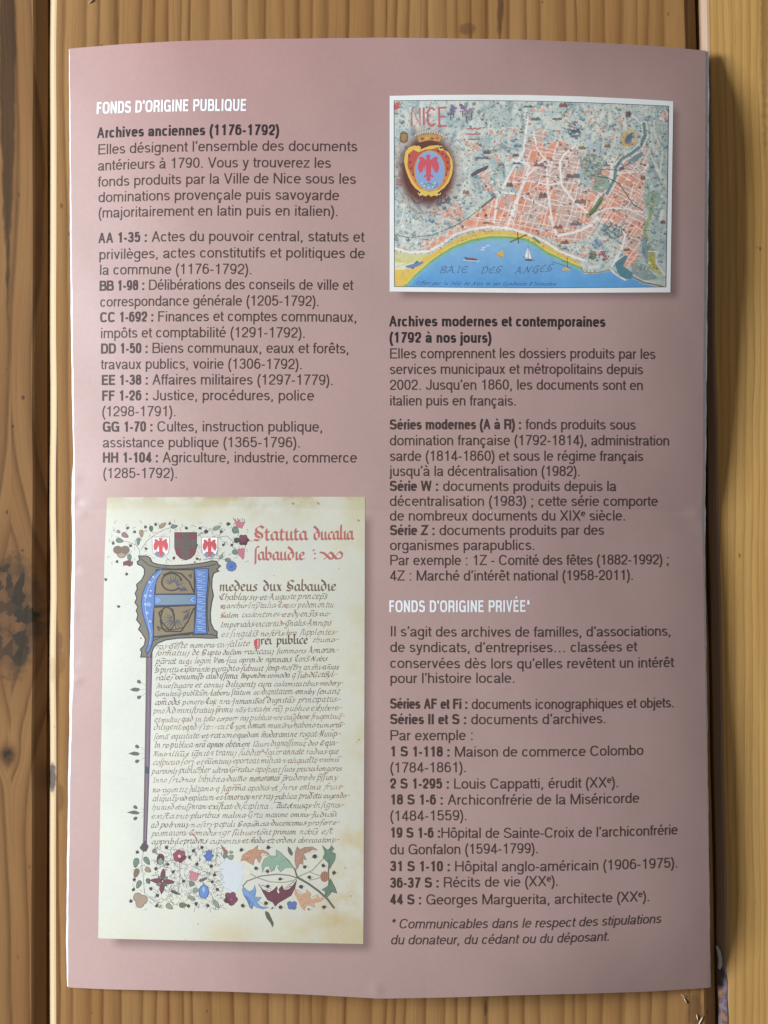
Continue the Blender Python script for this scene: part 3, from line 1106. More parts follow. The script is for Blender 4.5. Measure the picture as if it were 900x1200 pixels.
block("inventory_list", [
    (B("Séries AF et Fi :", " documents iconographiques et objets."), 457.4, 830.4, 787, 829),
    (B("Séries II et S :", " documents d’archives."), 457.4, 848.6, 708.4, 847.6),
    ("Par exemple :", 457.4, 867.6, 554.7, 867.3),
    (B("1 S 1-118 :", " Maison de commerce Colombo"), 457.4, 886.4, 751.6, 884.8),
    ("(1784-1861).", 457.4, 905.4, 546.7, 904.9),
    (B("2 S 1-295 :", " Louis Cappatti, érudit (XXᵉ)."), 457.4, 924.1, 723, 922.4),
    (B("18 S 1-6 :", " Archiconfrérie de la Miséricorde"), 457.4, 942.8, 746.7, 940.8),
    ("(1484-1559).", 457.4, 962, 547.6, 961.3),
    (B("19 S 1-6 :", "Hôpital de Sainte-Croix de l’archiconfrérie"), 457.4, 981.6, 791, 978),
    ("du Gonfalon (1594-1799).", 457.4, 1001.4, 629.8, 999.8),
    (B("31 S 1-10 :", " Hôpital anglo-américain (1906-1975)."), 457.4, 1020.9, 791.6, 1016.6),
    (B("36-37 S :", " Récits de vie (XXᵉ)."), 457.4, 1040.4, 653.3, 1038),
    (B("44 S :", " Georges Marguerita, architecte (XXᵉ)."), 457.4, 1059.8, 759, 1056)], label="list of numbered private series in the right column")
block("footnote", [([('i', "* Communicables dans le respect des stipulations")], 458, 1088, 771.5, 1081.8),
                   ([('i', "du donateur, du cédant ou du déposant.")], 457.8, 1106.8, 712, 1102.4)], label="slanted footnote at the foot of the right column", cap=11.4)
# worn specks on the old fold where the white core shows
ink = Ink()
for cx, cy, r in ((575, 600.5, 1.3), (577.5, 602.5, .7), (485, 593.5, .8), (487, 595, .5), (571, 597, .6), (583, 604, .5), (482, 591, .5)):
    ink.ell(cx, cy, r, r * .8, .4, (.72, .70, .70), 9, .6)
ink.build("scuff", leaflet, base=0.00012)
# ------------------------------------------------------------------ raster of printed colour (one value per mesh vertex)
class Canvas:
    def __init__(s, x0, y0, x1, y1, res):
        s.x0, s.y0, s.res = x0, y0, res
        s.nx, s.ny = int(round((x1 - x0) / res)) + 1, int(round((y1 - y0) / res)) + 1
        s.X, s.Y = np.meshgrid(x0 + res * np.arange(s.nx), y0 + res * np.arange(s.ny))
        s.a = np.zeros((s.ny, s.nx, 3))

    def box(s, xa, ya, xb, yb):
        i0 = max(0, int((xa - s.x0) / s.res) - 1)
        i1 = min(s.nx, int((xb - s.x0) / s.res) + 3)
        j0 = max(0, int((ya - s.y0) / s.res) - 1)
        j1 = min(s.ny, int((yb - s.y0) / s.res) + 3)
        return (slice(j0, max(j0, j1)), slice(i0, max(i0, i1)))

    def put(s, b, m, col, a, region=None):
        if region is not None:
            m = m * region[b]
        m = (m * a)[..., None]
        s.a[b] = s.a[b] * (1 - m) + np.asarray(col) * m

    def inside(s, pts, b, ox=0.0, oy=0.0):
        x, y = s.X[b] + ox, s.Y[b] + oy
        c = np.zeros(x.shape, bool)
        n = len(pts)
        for i in range(n):
            x0, y0 = pts[i]
            x1, y1 = pts[(i + 1) % n]
            if y0 == y1:
                continue
            k = (y0 > y) != (y1 > y)
            c ^= k & (x < (x1 - x0) * (y - y0) / (y1 - y0) + x0)
        return c

    def mask(s, pts, b):
        q = s.res * .25
        return sum(s.inside(pts, b, dx, dy).astype(float) for dx in (-q, q) for dy in (-q, q)) / 4

    def full(s, pts):
        b = (slice(0, s.ny), slice(0, s.nx))
        return s.mask(pts, b)

    def poly(s, pts, col, a=1.0, region=None):
        xs = [p[0] for p in pts]
        ys = [p[1] for p in pts]
        b = s.box(min(xs), min(ys), max(xs), max(ys))
        s.put(b, s.mask(pts, b), col, a, region)

    def line(s, pts, w, col, a=1.0, soft=.6, region=None):
        xs = [p[0] for p in pts]
        ys = [p[1] for p in pts]
        b = s.box(min(xs) - w - 1, min(ys) - w - 1, max(xs) + w + 1, max(ys) + w + 1)
        x, y = s.X[b], s.Y[b]
        d = np.full(x.shape, 1e9)
        for (ax, ay), (bx, by) in zip(pts, pts[1:]):
            vx, vy = bx - ax, by - ay
            l = vx * vx + vy * vy + 1e-9
            t = np.clip(((x - ax) * vx + (y - ay) * vy) / l, 0, 1)
            d = np.minimum(d, np.hypot(x - ax - t * vx, y - ay - t * vy))
        s.put(b, np.clip((w / 2 - d) / soft + .5, 0, 1), col, a, region)

    def blob(s, cx, cy, rx, ry, ang, col, a=1.0, soft=.5, region=None):
        r = max(rx, ry) * (1 + soft) + 1
        b = s.box(cx - r, cy - r, cx + r, cy + r)
        x, y = s.X[b] - cx, s.Y[b] - cy
        ca, sa = math.cos(ang), math.sin(ang)
        d = np.sqrt(((x * ca + y * sa) / rx) ** 2 + ((y * ca - x * sa) / ry) ** 2)
        s.put(b, np.clip((1 - d) / soft + .5, 0, 1), col, a, region)

    def noise(s, cell, octaves=3):
        out = np.zeros((s.ny, s.nx))
        amp = 1.0
        tot = 0
        for _ in range(octaves):
            gx, gy = int(s.nx * s.res / cell) + 3, int(s.ny * s.res / cell) + 3
            g = npr.random((gy, gx))
            fx, fy = (s.X - s.x0) / cell, (s.Y - s.y0) / cell
            i, j = fx.astype(int), fy.astype(int)
            u, v = fx - i, fy - j
            u, v = u * u * (3 - 2 * u), v * v * (3 - 2 * v)
            n = (g[j, i] * (1 - u) + g[j, i + 1] * u) * (1 - v) + (g[j + 1, i] * (1 - u) + g[j + 1, i + 1] * u) * v
            out += n * amp
            tot += amp
            amp *= .55
            cell *= .5
        return out / tot

    def build(s, name, parent, corner, up, label=None):
        """corner: maps the canvas to photo pixels; mesh follows the sheet"""
        px, py = corner(s.X, s.Y)
        V = W(px.ravel(), py.ravel(), up)
        return link_mesh(name, V, grid_faces(s.nx, s.ny), M_INK, parent, s.a.reshape(-1, 3), smooth=True, label=label)


def bilinear(q, x0, y0, x1, y1):
    """warp canvas rectangle to the quad q = TL, TR, BR, BL"""
    def f(X, Y):
        u, v = (X - x0) / (x1 - x0), (Y - y0) / (y1 - y0)
        o = []
        for k in (0, 1):
            o.append((q[0][k] * (1 - u) + q[1][k] * u) * (1 - v) + (q[3][k] * (1 - u) + q[2][k] * u) * v)
        o[1] = o[1] - 1.6 * np.sin(np.pi * np.clip(u, 0, 1)) * (1 - v) * arch
        return o
    arch = 0.0
    return f


# ------------------------------------------------------------------ the picture map of the bay
UP_PIC = 0.000030
pw = Canvas(0, 0, 1, 1, .25)


def quad_sheet(name, top, right, bottom, left, n, m, col, up, parent, label=None):
    """plain printed patch bounded by traced edges; col(u, v) gives its ink"""
    u, v = np.meshgrid(np.linspace(0, 1, n), np.linspace(0, 1, m))

    def along(pts, t):
        p = np.array(pts, float)
        d = np.concatenate([[0], np.cumsum(np.hypot(*np.diff(p, axis=0).T))])
        d /= d[-1]
        return np.interp(t, d, p[:, 0]), np.interp(t, d, p[:, 1])
    tx, ty = along(top, u)
    bx, by = along(bottom, u)
    lx, ly = along(left, v)
    rx, ry = along(right, v)
    P00, P10, P01, P11 = np.array(top[0]), np.array(top[-1]), np.array(bottom[0]), np.array(bottom[-1])
    X = (1 - v) * tx + v * bx + (1 - u) * lx + u * rx - ((1 - u) * (1 - v) * P00[0] + u * (1 - v) * P10[0] + (1 - u) * v * P01[0] + u * v * P11[0])
    Y = (1 - v) * ty + v * by + (1 - u) * ly + u * ry - ((1 - u) * (1 - v) * P00[1] + u * (1 - v) * P10[1] + (1 - u) * v * P01[1] + u * v * P11[1])
    V = W(X.ravel(), Y.ravel(), up)
    c = col(X, Y, u, v).reshape(-1, 3)
    return link_mesh(name, V, grid_faces(n, m), M_INK, parent, c, smooth=True, label=label)


TOPC = [(456.6, 112.4), (500, 111.4), (560, 111.0), (620, 111.4), (680, 112.9), (740, 115.6), (789, 118.6)]
map_pic = quad_sheet("map_picture", TOPC, [(789, 118.6), (785.6, 342.6)], [(456.6, 341.6), (620, 343.3), (785.6, 342.6)],
                     [(456.6, 112.4), (456.6, 341.6)], 120, 90,
                     lambda X, Y, u, v: np.zeros(X.shape + (3,)) + .80, UP_PIC, leaflet, "white framed colour picture map of the coast")

# canvas coordinates = photo pixels of the inner picture
cv = Canvas(461.5, 117, 782, 337, .5)
n1, n2, n3 = cv.noise(26, 3), cv.noise(9, 3), cv.noise(3.2, 2)
L_ = lambda *c: np.array(C(*c))
sx_ = np.clip((n1 - .3) / .4, 0, 1)[..., None]
cv.a = L_(204, 214, 206) * (1 - sx_) + L_(172, 192, 192) * sx_
sx_ = np.clip((n2 - .42) / .25, 0, 1)[..., None]
cv.a = cv.a * (1 - sx_ * .55) + L_(222, 222, 208) * sx_ * .55
sx_ = np.clip((n3 - .52) / .2, 0, 1)[..., None]
cv.a = cv.a * (1 - sx_ * .5) + L_(128, 156, 164) * sx_ * .6
east = np.clip((cv.X - 735 + (cv.Y - 230) * .12) / 25, 0, 1)[..., None]
cv.a = cv.a * (1 - east * .4) + L_(140, 160, 158) * east * .4

K3 = lambda pts: [(440 + a / 4.5, 100 + b / 4.5) for a, b in pts]      # marks noted on an enlarged view
K4 = lambda pts: [(600 + a / 4.5, 100 + b / 4.5) for a, b in pts]

SAL, SAL2, STR = L_(230, 166, 140), L_(220, 148, 120), L_(236, 232, 226)
for k in range(70):                                    # hill relief: a lit flank and a shaded flank side by side
    x, y = rng.uniform(464, 780), rng.uniform(119, 270)
    a = rng.uniform(.6, 2.4)
    r1, r2 = rng.uniform(5, 14), rng.uniform(1.4, 4)
    ox, oy = 2.2 * math.sin(a), -2.2 * math.cos(a)
    cv.blob(x + ox, y + oy, r1, r2, a, L_(*rng.choice([(226, 230, 222), (216, 224, 218), (230, 214, 196)])), .7, .9)
    cv.blob(x - ox, y - oy, r1, r2 * .8, a, L_(*rng.choice([(118, 146, 156), (132, 156, 152), (104, 130, 146), (150, 140, 136)])), .55, .9)
# country north: hill ridges, paths, orchards
for k in range(46):
    x, y = rng.uniform(466, 778), rng.uniform(120, 262)
    pts = [(x, y)]
    a = rng.uniform(0, 6.28)
    for _ in range(5):
        a += rng.uniform(-.7, .7)
        pts.append((pts[-1][0] + 5 * math.cos(a), pts[-1][1] + 5 * math.sin(a)))
    cv.line(pts, rng.uniform(1.2, 3.4), L_(*rng.choice([(206, 212, 204), (120, 145, 150), (196, 180, 160), (150, 170, 160)])), .55, 1.4)
for pts, w in ((K3([(100, 610), (150, 650), (130, 740), (220, 800), (300, 740), (380, 700), (470, 620)]), 1.3),
               (K3([(470, 330), (430, 300), (440, 250), (520, 210), (600, 215), (640, 260)]), 1.6),
               (K4([(420, 100), (450, 150), (440, 200), (400, 240)]), 2.4), (K4([(530, 100), (560, 150), (620, 130), (690, 190)]), 2.2),
               (K4([(690, 100), (730, 200), (720, 330), (760, 420), (800, 520)]), 1.4), (K4([(740, 110), (745, 230), (790, 330), (780, 430)]), 1.6)):
    cv.line(pts, w, L_(222, 224, 214), .85, 1.0)
# warm fields
for pts in (K3([(455, 290), (500, 345), (560, 330), (520, 300)]), K3([(545, 470), (585, 520), (570, 550), (640, 570), (600, 500), (580, 440)]),
            K3([(330, 690), (440, 610), (470, 700), (380, 710)]), K3([(230, 830), (320, 800), (300, 850), (250, 860)]),
            K3([(280, 660), (330, 640), (320, 690)]), K4([(770, 110), (820, 115), (820, 170), (780, 150)]), K4([(80, 150), (100, 150), (95, 210), (75, 210)]),
            K4([(455, 210), (475, 205), (470, 260), (455, 265)]), K4([(140, 220), (160, 220), (160, 275), (140, 270)]),
            K3([(98, 88), (130, 92), (125, 125), (98, 130)])):
    cv.poly(pts, SAL, .7)
    for _ in range(14):                               # broken into little plots
        q = rng.choice(pts)
        r = rng.choice(pts)
        f = rng.random()
        x, y = q[0] * f + r[0] * (1 - f), q[1] * f + r[1] * (1 - f)
        cv.line([(x, y), (x + rng.uniform(-6, 6), y + rng.uniform(-4, 4))], rng.uniform(.6, 1.4), STR, .8, .8)
        cv.blob(x + rng.uniform(-3, 3), y + rng.uniform(-3, 3), rng.uniform(.8, 2), rng.uniform(.6, 1.4), rng.uniform(0, 3), L_(*rng.choice([(186, 196, 186), (140, 120, 110), (120, 140, 144)])), .8, .7)
cv.poly(K3([(98, 84), (130, 84), (135, 110), (110, 130), (98, 130)]), L_(190, 70, 62), .8)

CITY = K3([(640, 590), (720, 580), (760, 560), (700, 500), (720, 440), (790, 420), (780, 330), (820, 250), (880, 260)]) + \
    K4([(110, 230), (150, 225), (170, 330), (240, 280), (330, 310), (360, 400), (330, 480), (350, 520), (400, 540), (430, 470),
        (500, 400), (560, 370), (640, 320), (700, 280), (715, 390), (690, 520), (700, 640), (690, 770), (650, 960), (590, 960),
        (590, 850), (570, 740), (470, 720), (430, 780), (330, 830), (260, 830), (200, 800), (0, 770)]) + \
    K3([(750, 760), (600, 760), (500, 770), (400, 800), (330, 850), (270, 870), (300, 830), (400, 750), (520, 690), (560, 640)])
city = cv.full(CITY)
mot = np.clip((cv.noise(6, 2) - .35) / .3, 0, 1)
cv.a = cv.a * (1 - city[..., None] * .93) + (SAL * (1 - mot[..., None]) + SAL2 * mot[..., None] * 1.0) * city[..., None] * .93
grey = np.clip((cv.noise(15, 2) - .47) / .10, 0, 1) * city
cv.a = cv.a * (1 - grey[..., None] * .62) + L_(186, 186, 180) * grey[..., None] * .62
for k in range(150):                                  # outlying blocks round the town
    x, y = rng.uniform(500, 770), rng.uniform(125, 300)
    w, h, t = rng.uniform(1, 3.4), rng.uniform(.8, 2.6), rng.uniform(-1, 1)
    cv.poly([(x - w, y - h - t), (x + w, y - h + t), (x + w * .8, y + h + t), (x - w * .9, y + h - t)], rng.choice([SAL, SAL2]), rng.uniform(.5, .9))
    cv.line([(x - w - 1, y - h - t), (x + w + 1, y - h + t)], .9, STR, .8, .7)
# street nets: three quarters, each with its own bearing
west = city * (cv.X < 690 - (cv.Y - 200) * .05)
eastq = city * (cv.X >= 690 - (cv.Y - 200) * .05)


def net(region, cx, cy, ang, d, ext, w, jit=.25, skip=.12):
    ca, sa = math.cos(ang), math.sin(ang)
    n = int(ext / d)
    for k in range(-n, n + 1):
        if rng.random() < skip:
            continue
        o = k * d + rng.uniform(-jit, jit) * d
        pts = []
        t = -ext
        bend = rng.uniform(-.05, .05)
        while t <= ext:
            pts.append((cx + t * ca - (o + bend * t + 1.2 * math.sin(t / 17 + k)) * sa, cy + t * sa + (o + bend * t + 1.2 * math.sin(t / 17 + k)) * ca))
            t += 6
        # broken into runs so that blocks of different size appear
        i = 0
        while i < len(pts) - 2:
            j = min(len(pts), i + rng.randint(3, 9))
            if rng.random() < .82:
                cv.line(pts[i:j], rng.uniform(.75, 1.15) * w, STR, rng.uniform(.65, .95), .7, region)
            i = j - 1


net(west, 625, 235, math.radians(-76), 6.4, 110, 1.15, .3, .1)
net(west, 625, 235, math.radians(9), 5.4, 110, 1.05, .3, .1)
net(west, 600, 255, math.radians(-35), 17, 110, .9, .3, .2)
net(eastq, 730, 235, math.radians(-58), 4.8, 110, 1.05, .3, .1)
net(eastq, 730, 235, math.radians(28), 4.6, 110, 1.0, .3, .1)
for pts, w in ((K3([(620, 760), (640, 600), (720, 440), (780, 340), (800, 150)]), 2.4), (K3([(690, 755), (740, 610), (800, 470), (890, 380)]), 2.8),
               (K4([(0, 390), (60, 400), (90, 420), (40, 560), (0, 700)]), 2.6), (K4([(180, 420), (190, 560), (210, 700), (230, 770)]), 2.2),
               (K4([(110, 240), (130, 330), (200, 420)]), 1.8), (K4([(250, 400), (260, 520), (330, 610), (420, 680)]), 2.4),
               (K4([(330, 310), (270, 360), (250, 400)]), 2.2), (K4([(0, 510), (90, 500), (190, 520), (250, 510)]), 1.8),
               (K3([(640, 560), (760, 570), (900, 640)]), 2.0), (K4([(420, 680), (500, 640), (600, 640), (690, 660)]), 1.7),
               (K4([(440, 700), (520, 700), (600, 780), (580, 860), (530, 950)]), 2.2), (K4([(560, 450), (690, 440), (715, 400)]), 1.6),
               (K4([(200, 690), (240, 790), (330, 770), (420, 730), (450, 690)]), 3.2), (K4([(600, 480), (640, 500), (620, 600)]), 1.4)):
    cv.line(pts, w, L_(236, 236, 232), .95, .8)
# park quarter and castle hill
for k in range(240):
    t = rng.uniform(0, 6.28)
    r = math.sqrt(rng.random())
    cv.blob(694 + 13 * r * math.cos(t), 192 + 15 * r * math.sin(t), rng.uniform(.7, 1.6), rng.uniform(.7, 1.4), 0, L_(*rng.choice([(122, 138, 120), (150, 162, 146), (96, 112, 104), (172, 176, 160)])), .7, .6)
for k in range(230):
    t = rng.uniform(0, 6.28)
    r = math.sqrt(rng.random())
    cv.blob(718 + 11.5 * r * math.cos(t), 269 + 10 * r * math.sin(t), rng.uniform(.6, 1.3), rng.uniform(.6, 1.3), 0, L_(*rng.choice([(110, 124, 122), (150, 160, 158), (180, 186, 180), (90, 104, 108)])), .8, .6)
for k in range(120):
    t = rng.uniform(0, 6.28)
    r = math.sqrt(rng.random())
    cv.blob(673 + 9 * r * math.cos(t), 150 + 11 * r * math.sin(t), rng.uniform(.7, 1.5), rng.uniform(.7, 1.3), 0, L_(*rng.choice([(84, 96, 120), (120, 140, 140), (100, 116, 120)])), .7, .6)
# river
RIV = K4([(690, 180), (697, 240), (675, 300), (630, 340), (575, 375), (545, 420), (540, 480), (500, 560)])
cv.line(RIV, 7.0, L_(226, 230, 222), .95, .8)
cv.line(RIV, 4.2, L_(120, 152, 150), .95, .8)
cv.line([(x - .3, y) for x, y in RIV], 1.0, L_(80, 108, 106), .6, .8)
cv.line(K4([(510, 400), (530, 375), (520, 480), (480, 530), (430, 640)]), 4.0, L_(230, 233, 228), .9, 1)
cv.line(K4([(470, 590), (440, 640), (405, 680)]), 5.6, L_(112, 134, 96), .95, .8)
cv.line(K4([(470, 600), (442, 645), (410, 682)]), 1.0, L_(60, 84, 60), .9, .6)
cv.line(K4([(480, 605), (452, 650), (420, 682)]), .8, L_(190, 198, 160), .9, .6)
for pts in (K4([(420, 540), (440, 470), (500, 460), (520, 520), (470, 560)]),):
    cv.poly(pts, L_(134, 164, 150), .8)
# stadium ring
cv.blob(735.5, 158, 8.0, 11.6, .55, L_(206, 172, 66), .8, .5)
cv.blob(736.4, 158.2, 4.4, 7.8, .55, L_(110, 132, 160), .95, .14)
cv.line(K4([(590, 270), (620, 300), (650, 280), (660, 240)]), 1.3, L_(200, 120, 60), .7, .7)
for k in range(4):
    cv.line([(732 + k * 2.2, 163 - k * 1.5), (734.8 + k * 2.0, 155.5 - k * 1.5)], .6, L_(60, 66, 110), .8, .5)
cv.poly(K4([(570, 425), (640, 395), (690, 350), (680, 330), (620, 370), (600, 400)]), L_(110, 142, 152), .9)
cv.line(K4([(565, 425), (620, 440), (690, 390), (712, 330)]), 1.6, L_(228, 228, 220), .9, .7)
cv.blob(728, 194.5, 3.5, 2, 0, L_(66, 84, 128), .9, .4)
# railway
cv.line(K4([(440, 440), (500, 430), (560, 436)]), .9, L_(86, 82, 80), .9, .5)
cv.line(K4([(450, 470), (510, 480), (560, 505), (600, 560), (640, 620), (690, 645)]), 1.2, L_(92, 84, 78), .95, .5)
cv.line(K3([(100, 790), (180, 805), (300, 790), (420, 740), (500, 690), (560, 640), (630, 580)]), .9, L_(84, 84, 84), .9, .5)
cv.line(K3([(560, 640), (630, 585)]), 2.4, L_(120, 96, 86), .85, .7)
# eastern cape strip, greens and ochre
cv.line(K4([(740, 560), (730, 680), (700, 760), (735, 870), (740, 940)]), 4.2, L_(150, 162, 92), .75, 1.4)
cv.poly(K4([(725, 880), (755, 875), (760, 940), (800, 985), (790, 1000), (720, 960)]), L_(176, 168, 84), .95)
cv.line(K4([(720, 870), (765, 872), (765, 935), (805, 990)]), 1.2, L_(226, 228, 216), .9, .7)
cv.poly(K4([(690, 560), (760, 540), (790, 580), (740, 680), (700, 620)]), L_(132, 164, 140), .6)
for pts in (K4([(690, 790), (725, 800), (720, 930), (685, 880)]), K4([(630, 930), (700, 940), (780, 1020), (700, 1030), (640, 1000)])):
    cv.poly(pts, L_(118, 140, 142), .7)

# trees and scrub: small dabs over the open land
open_land = 1 - np.clip(city, 0, 1)
SEA = K3([(160, 1064), (200, 1018), (300, 930), (400, 865), (500, 825), (600, 805), (700, 805), (790, 815), (850, 845), (905, 885)]) + \
    K4([(230, 905), (300, 940), (365, 965), (385, 992), (450, 990), (520, 978), (560, 1005), (600, 1030), (640, 1015), (700, 1048), (760, 1062), (770, 1064)]) + \
    [(780.8, 337), (470, 337)]
sea = cv.full(SEA)
for k in range(900):                                  # pale rims and clearings
    x, y = rng.uniform(462, 781), rng.uniform(118, 330)
    i, j = int((x - cv.x0) / cv.res), int((y - cv.y0) / cv.res)
    if not (0 <= i < cv.nx and 0 <= j < cv.ny) or city[j, i] > .5 or sea[j, i] > .3:
        continue
    cv.blob(x, y, rng.uniform(.6, 2.6), rng.uniform(.5, 1.2), rng.uniform(0, 3), L_(*rng.choice([(232, 234, 224), (222, 228, 222), (228, 216, 196), (214, 224, 222)])), rng.uniform(.5, .9), .8)
for k in range(260):                                  # clumps: a shaded crown over a darker foot
    x, y = rng.uniform(462, 781), rng.uniform(118, 330)
    i, j = int((x - cv.x0) / cv.res), int((y - cv.y0) / cv.res)
    if not (0 <= i < cv.nx and 0 <= j < cv.ny) or city[j, i] > .5 or sea[j, i] > .3:
        continue
    r = rng.uniform(1.2, 2.8)
    cc = rng.choice([(112, 150, 166), (124, 152, 146), (96, 128, 148), (140, 164, 150), (128, 150, 170)])
    cv.blob(x + .4, y + r * .5, r * .9, r * .5, 0, L_(70, 86, 96), .75, .6)
    cv.blob(x, y, r, r * .75, 0, L_(*cc), .9, .4)
    cv.blob(x - r * .3, y - r * .3, r * .4, r * .3, 0, L_(206, 216, 212), .8, .7)
for k in range(2600):
    x, y = rng.uniform(462, 781), rng.uniform(118, 330)
    i, j = int((x - cv.x0) / cv.res), int((y - cv.y0) / cv.res)
    if not (0 <= i < cv.nx and 0 <= j < cv.ny) or city[j, i] > .5 or sea[j, i] > .3:
        continue
    cv.blob(x, y, rng.uniform(.5, 1.5), rng.uniform(.5, 1.2), rng.uniform(0, 3),
            L_(*rng.choice([(96, 124, 136), (80, 102, 108), (126, 150, 140), (150, 132, 124), (70, 84, 96), (196, 204, 196), (110, 132, 118)])), rng.uniform(.45, .9), .6)
for k in range(90):                                   # long dark shadows of woods
    x, y = rng.uniform(464, 778), rng.uniform(120, 300)
    i, j = int((x - cv.x0) / cv.res), int((y - cv.y0) / cv.res)
    if city[j, i] > .4 or sea[j, i] > .2:
        continue
    cv.line([(x, y), (x + rng.uniform(-6, 6), y + rng.uniform(-4, 7))], rng.uniform(.8, 2), L_(88, 110, 118), .55, 1.0)
# buildings drawn in dark ink among the streets
for k in range(520):
    x, y = rng.uniform(540, 760), rng.uniform(140, 300)
    i, j = int((x - cv.x0) / cv.res), int((y - cv.y0) / cv.res)
    if city[j, i] < .4 and rng.random() < .8:
        continue
    if sea[j, i] > .1:
        continue
    w, h = rng.uniform(.5, 1.9), rng.uniform(.4, 1.4)
    c = L_(*rng.choice([(92, 72, 66), (120, 100, 92), (84, 92, 112), (140, 120, 110), (150, 84, 62), (110, 118, 118), (70, 60, 62)]))
    cv.poly([(x - w, y - h), (x + w, y - h * 1.1), (x + w, y + h), (x - w, y + h * .9)], c, rng.uniform(.5, .9))
    if rng.random() < .4:
        cv.poly([(x - w, y - h), (x, y - h * 2), (x + w, y - h)], L_(120, 66, 50), .8)
for k in range(520):                                  # pale roofs and small squares that break the blocks up
    x, y = rng.uniform(500, 760), rng.uniform(140, 315)
    i, j = int((x - cv.x0) / cv.res), int((y - cv.y0) / cv.res)
    if city[j, i] < .4 or sea[j, i] > .1:
        continue
    w, h, t = rng.uniform(.5, 1.8), rng.uniform(.4, 1.2), rng.uniform(-.3, .5)
    c = L_(*rng.choice([(236, 230, 222), (206, 196, 186), (170, 166, 164), (190, 120, 96), (236, 190, 166), (150, 158, 164), (120, 110, 112)]))
    cv.poly([(x - w, y - h - t), (x + w, y - h + t), (x + w, y + h + t), (x - w, y + h - t)], c, rng.uniform(.5, .9))
# a few larger drawn monuments: (x, y, half width, height, wall, roof)
for x, y, w, h, wa, ro in ((570, 180, 4, 5, (96, 84, 92), (84, 60, 60)), (604, 183, 4, 4, (120, 104, 96), (90, 64, 56)), (631.5, 194, 6, 4, (104, 104, 100), (74, 74, 76)),
                           (671, 207, 8, 5, (120, 104, 108), (88, 70, 74)), (680, 237, 7, 5, (128, 112, 108), (110, 80, 72)), (636, 231, 5, 6, (120, 110, 104), (96, 80, 76)),
                           (654, 267, 6, 4, (160, 84, 56), (128, 60, 42)), (662, 285, 5, 4, (120, 96, 92), (100, 70, 66)), (597, 218, 4, 5, (110, 84, 78), (90, 60, 56)),
                           (546, 227, 4, 4, (130, 110, 104), (110, 80, 72)), (659, 123.5, 5, 5, (150, 84, 66), (120, 60, 48)), (734.5, 133, 3, 8, (112, 80, 80), (92, 60, 62)),
                           (618, 125, 6, 2.5, (88, 96, 92), (70, 80, 78)), (627, 140, 6, 4, (112, 124, 120), (88, 92, 96)), (652, 138.5, 6, 2, (110, 62, 62), (90, 50, 52)),
                           (681, 173, 4, 4, (150, 124, 70), (96, 80, 60)), (711, 170, 4, 4, (150, 120, 92), (120, 90, 70)), (674, 153, 5, 4, (90, 96, 126), (72, 70, 96)),
                           (753, 207, 3, 5, (122, 100, 98), (96, 74, 74)), (605, 191.5, 5, 2, (70, 92, 140), (60, 76, 120)), (587, 194, 4, 3, (150, 140, 112), (120, 104, 84)),
                           (564, 186, 8, 3, (110, 120, 140), (90, 96, 112)), (777, 260, 3, 4, (112, 72, 76), (96, 60, 64)), (735, 293, 4, 3, (128, 96, 88), (110, 76, 68)),
                           (675, 263, 7, 4, (92, 112, 150), (70, 82, 120)), (570, 262, 4, 2.5, (120, 84, 70), (100, 66, 56))):
    cv.poly([(x - w, y), (x + w, y), (x + w * .95, y - h * .6), (x - w * .95, y - h * .6)], L_(*wa), .85)
    cv.poly([(x - w, y - h * .6), (x - w * .5, y - h), (x, y - h * .75), (x + w * .4, y - h * 1.15), (x + w, y - h * .6)], L_(*ro), .85)
    for q in range(int(w)):
        cv.line([(x - w + 1 + q * 2, y), (x - w + 1 + q * 2, y - h * .5)], .5, L_(60, 48, 48), .6, .4)
# gardens at the eastern hill foot, red and orange dabs
for cx, cy, r, cs in ((708, 299, 6, ((150, 84, 96), (120, 60, 74), (176, 120, 126))), (695, 298, 5, ((112, 96, 66), (136, 120, 84), (84, 96, 70))),
                      (700, 285, 6, ((96, 136, 176), (150, 172, 190), (120, 130, 120)))):
    for k in range(70):
        t, q = rng.uniform(0, 6.28), math.sqrt(rng.random())
        cv.blob(cx + r * q * math.cos(t), cy + r * q * math.sin(t), rng.uniform(.5, 1.1), rng.uniform(.5, 1.1), 0, L_(*rng.choice(cs)), .8, .6)
# harbour
cv.poly(K4([(545, 935), (600, 890), (615, 900), (590, 950), (640, 985), (640, 1020), (600, 1022), (560, 985)]), L_(84, 132, 146), .95)
cv.line(K4([(520, 965), (560, 1003), (602, 1024)]), 1.8, L_(226, 226, 218), .95, .7)
# promenade, beach, shallows and sea
COAST = K3([(98, 870), (180, 892), (280, 885), (350, 845), (420, 795), (500, 768), (600, 752), (700, 760), (790, 785)]) + K4([(40, 772), (110, 800), (180, 830), (250, 880), (330, 910), (385, 930)])
cv.line([(x, y - 2) for x, y in COAST], 2.6, L_(236, 236, 230), .95, .8)
cv.line([(x, y - 4.8) for x, y in COAST], 2.0, L_(228, 176, 150), .5, 1.0)
BEACH = K3([(98, 1040), (98, 915), (190, 910), (290, 890), (350, 855), (430, 805), (500, 780), (600, 764), (700, 766), (790, 782), (900, 850)]) + \
    K4([(110, 800), (180, 835), (250, 878), (330, 915), (365, 935), (365, 965), (300, 945), (230, 905)]) + K3([(905, 885), (850, 845), (790, 815), (700, 805), (600, 805), (500, 825), (400, 865), (300, 930), (200, 1018), (160, 1064), (98, 1064)])
cv.poly(BEACH, L_(222, 192, 98), 1.0)
cv.poly(K3([(98, 880), (200, 895), (290, 890), (230, 930), (98, 960)]), L_(206, 208, 150), .9)
cv.poly(K3([(98, 935), (160, 940), (240, 930), (150, 975), (98, 975)]), L_(222, 224, 200), .9)
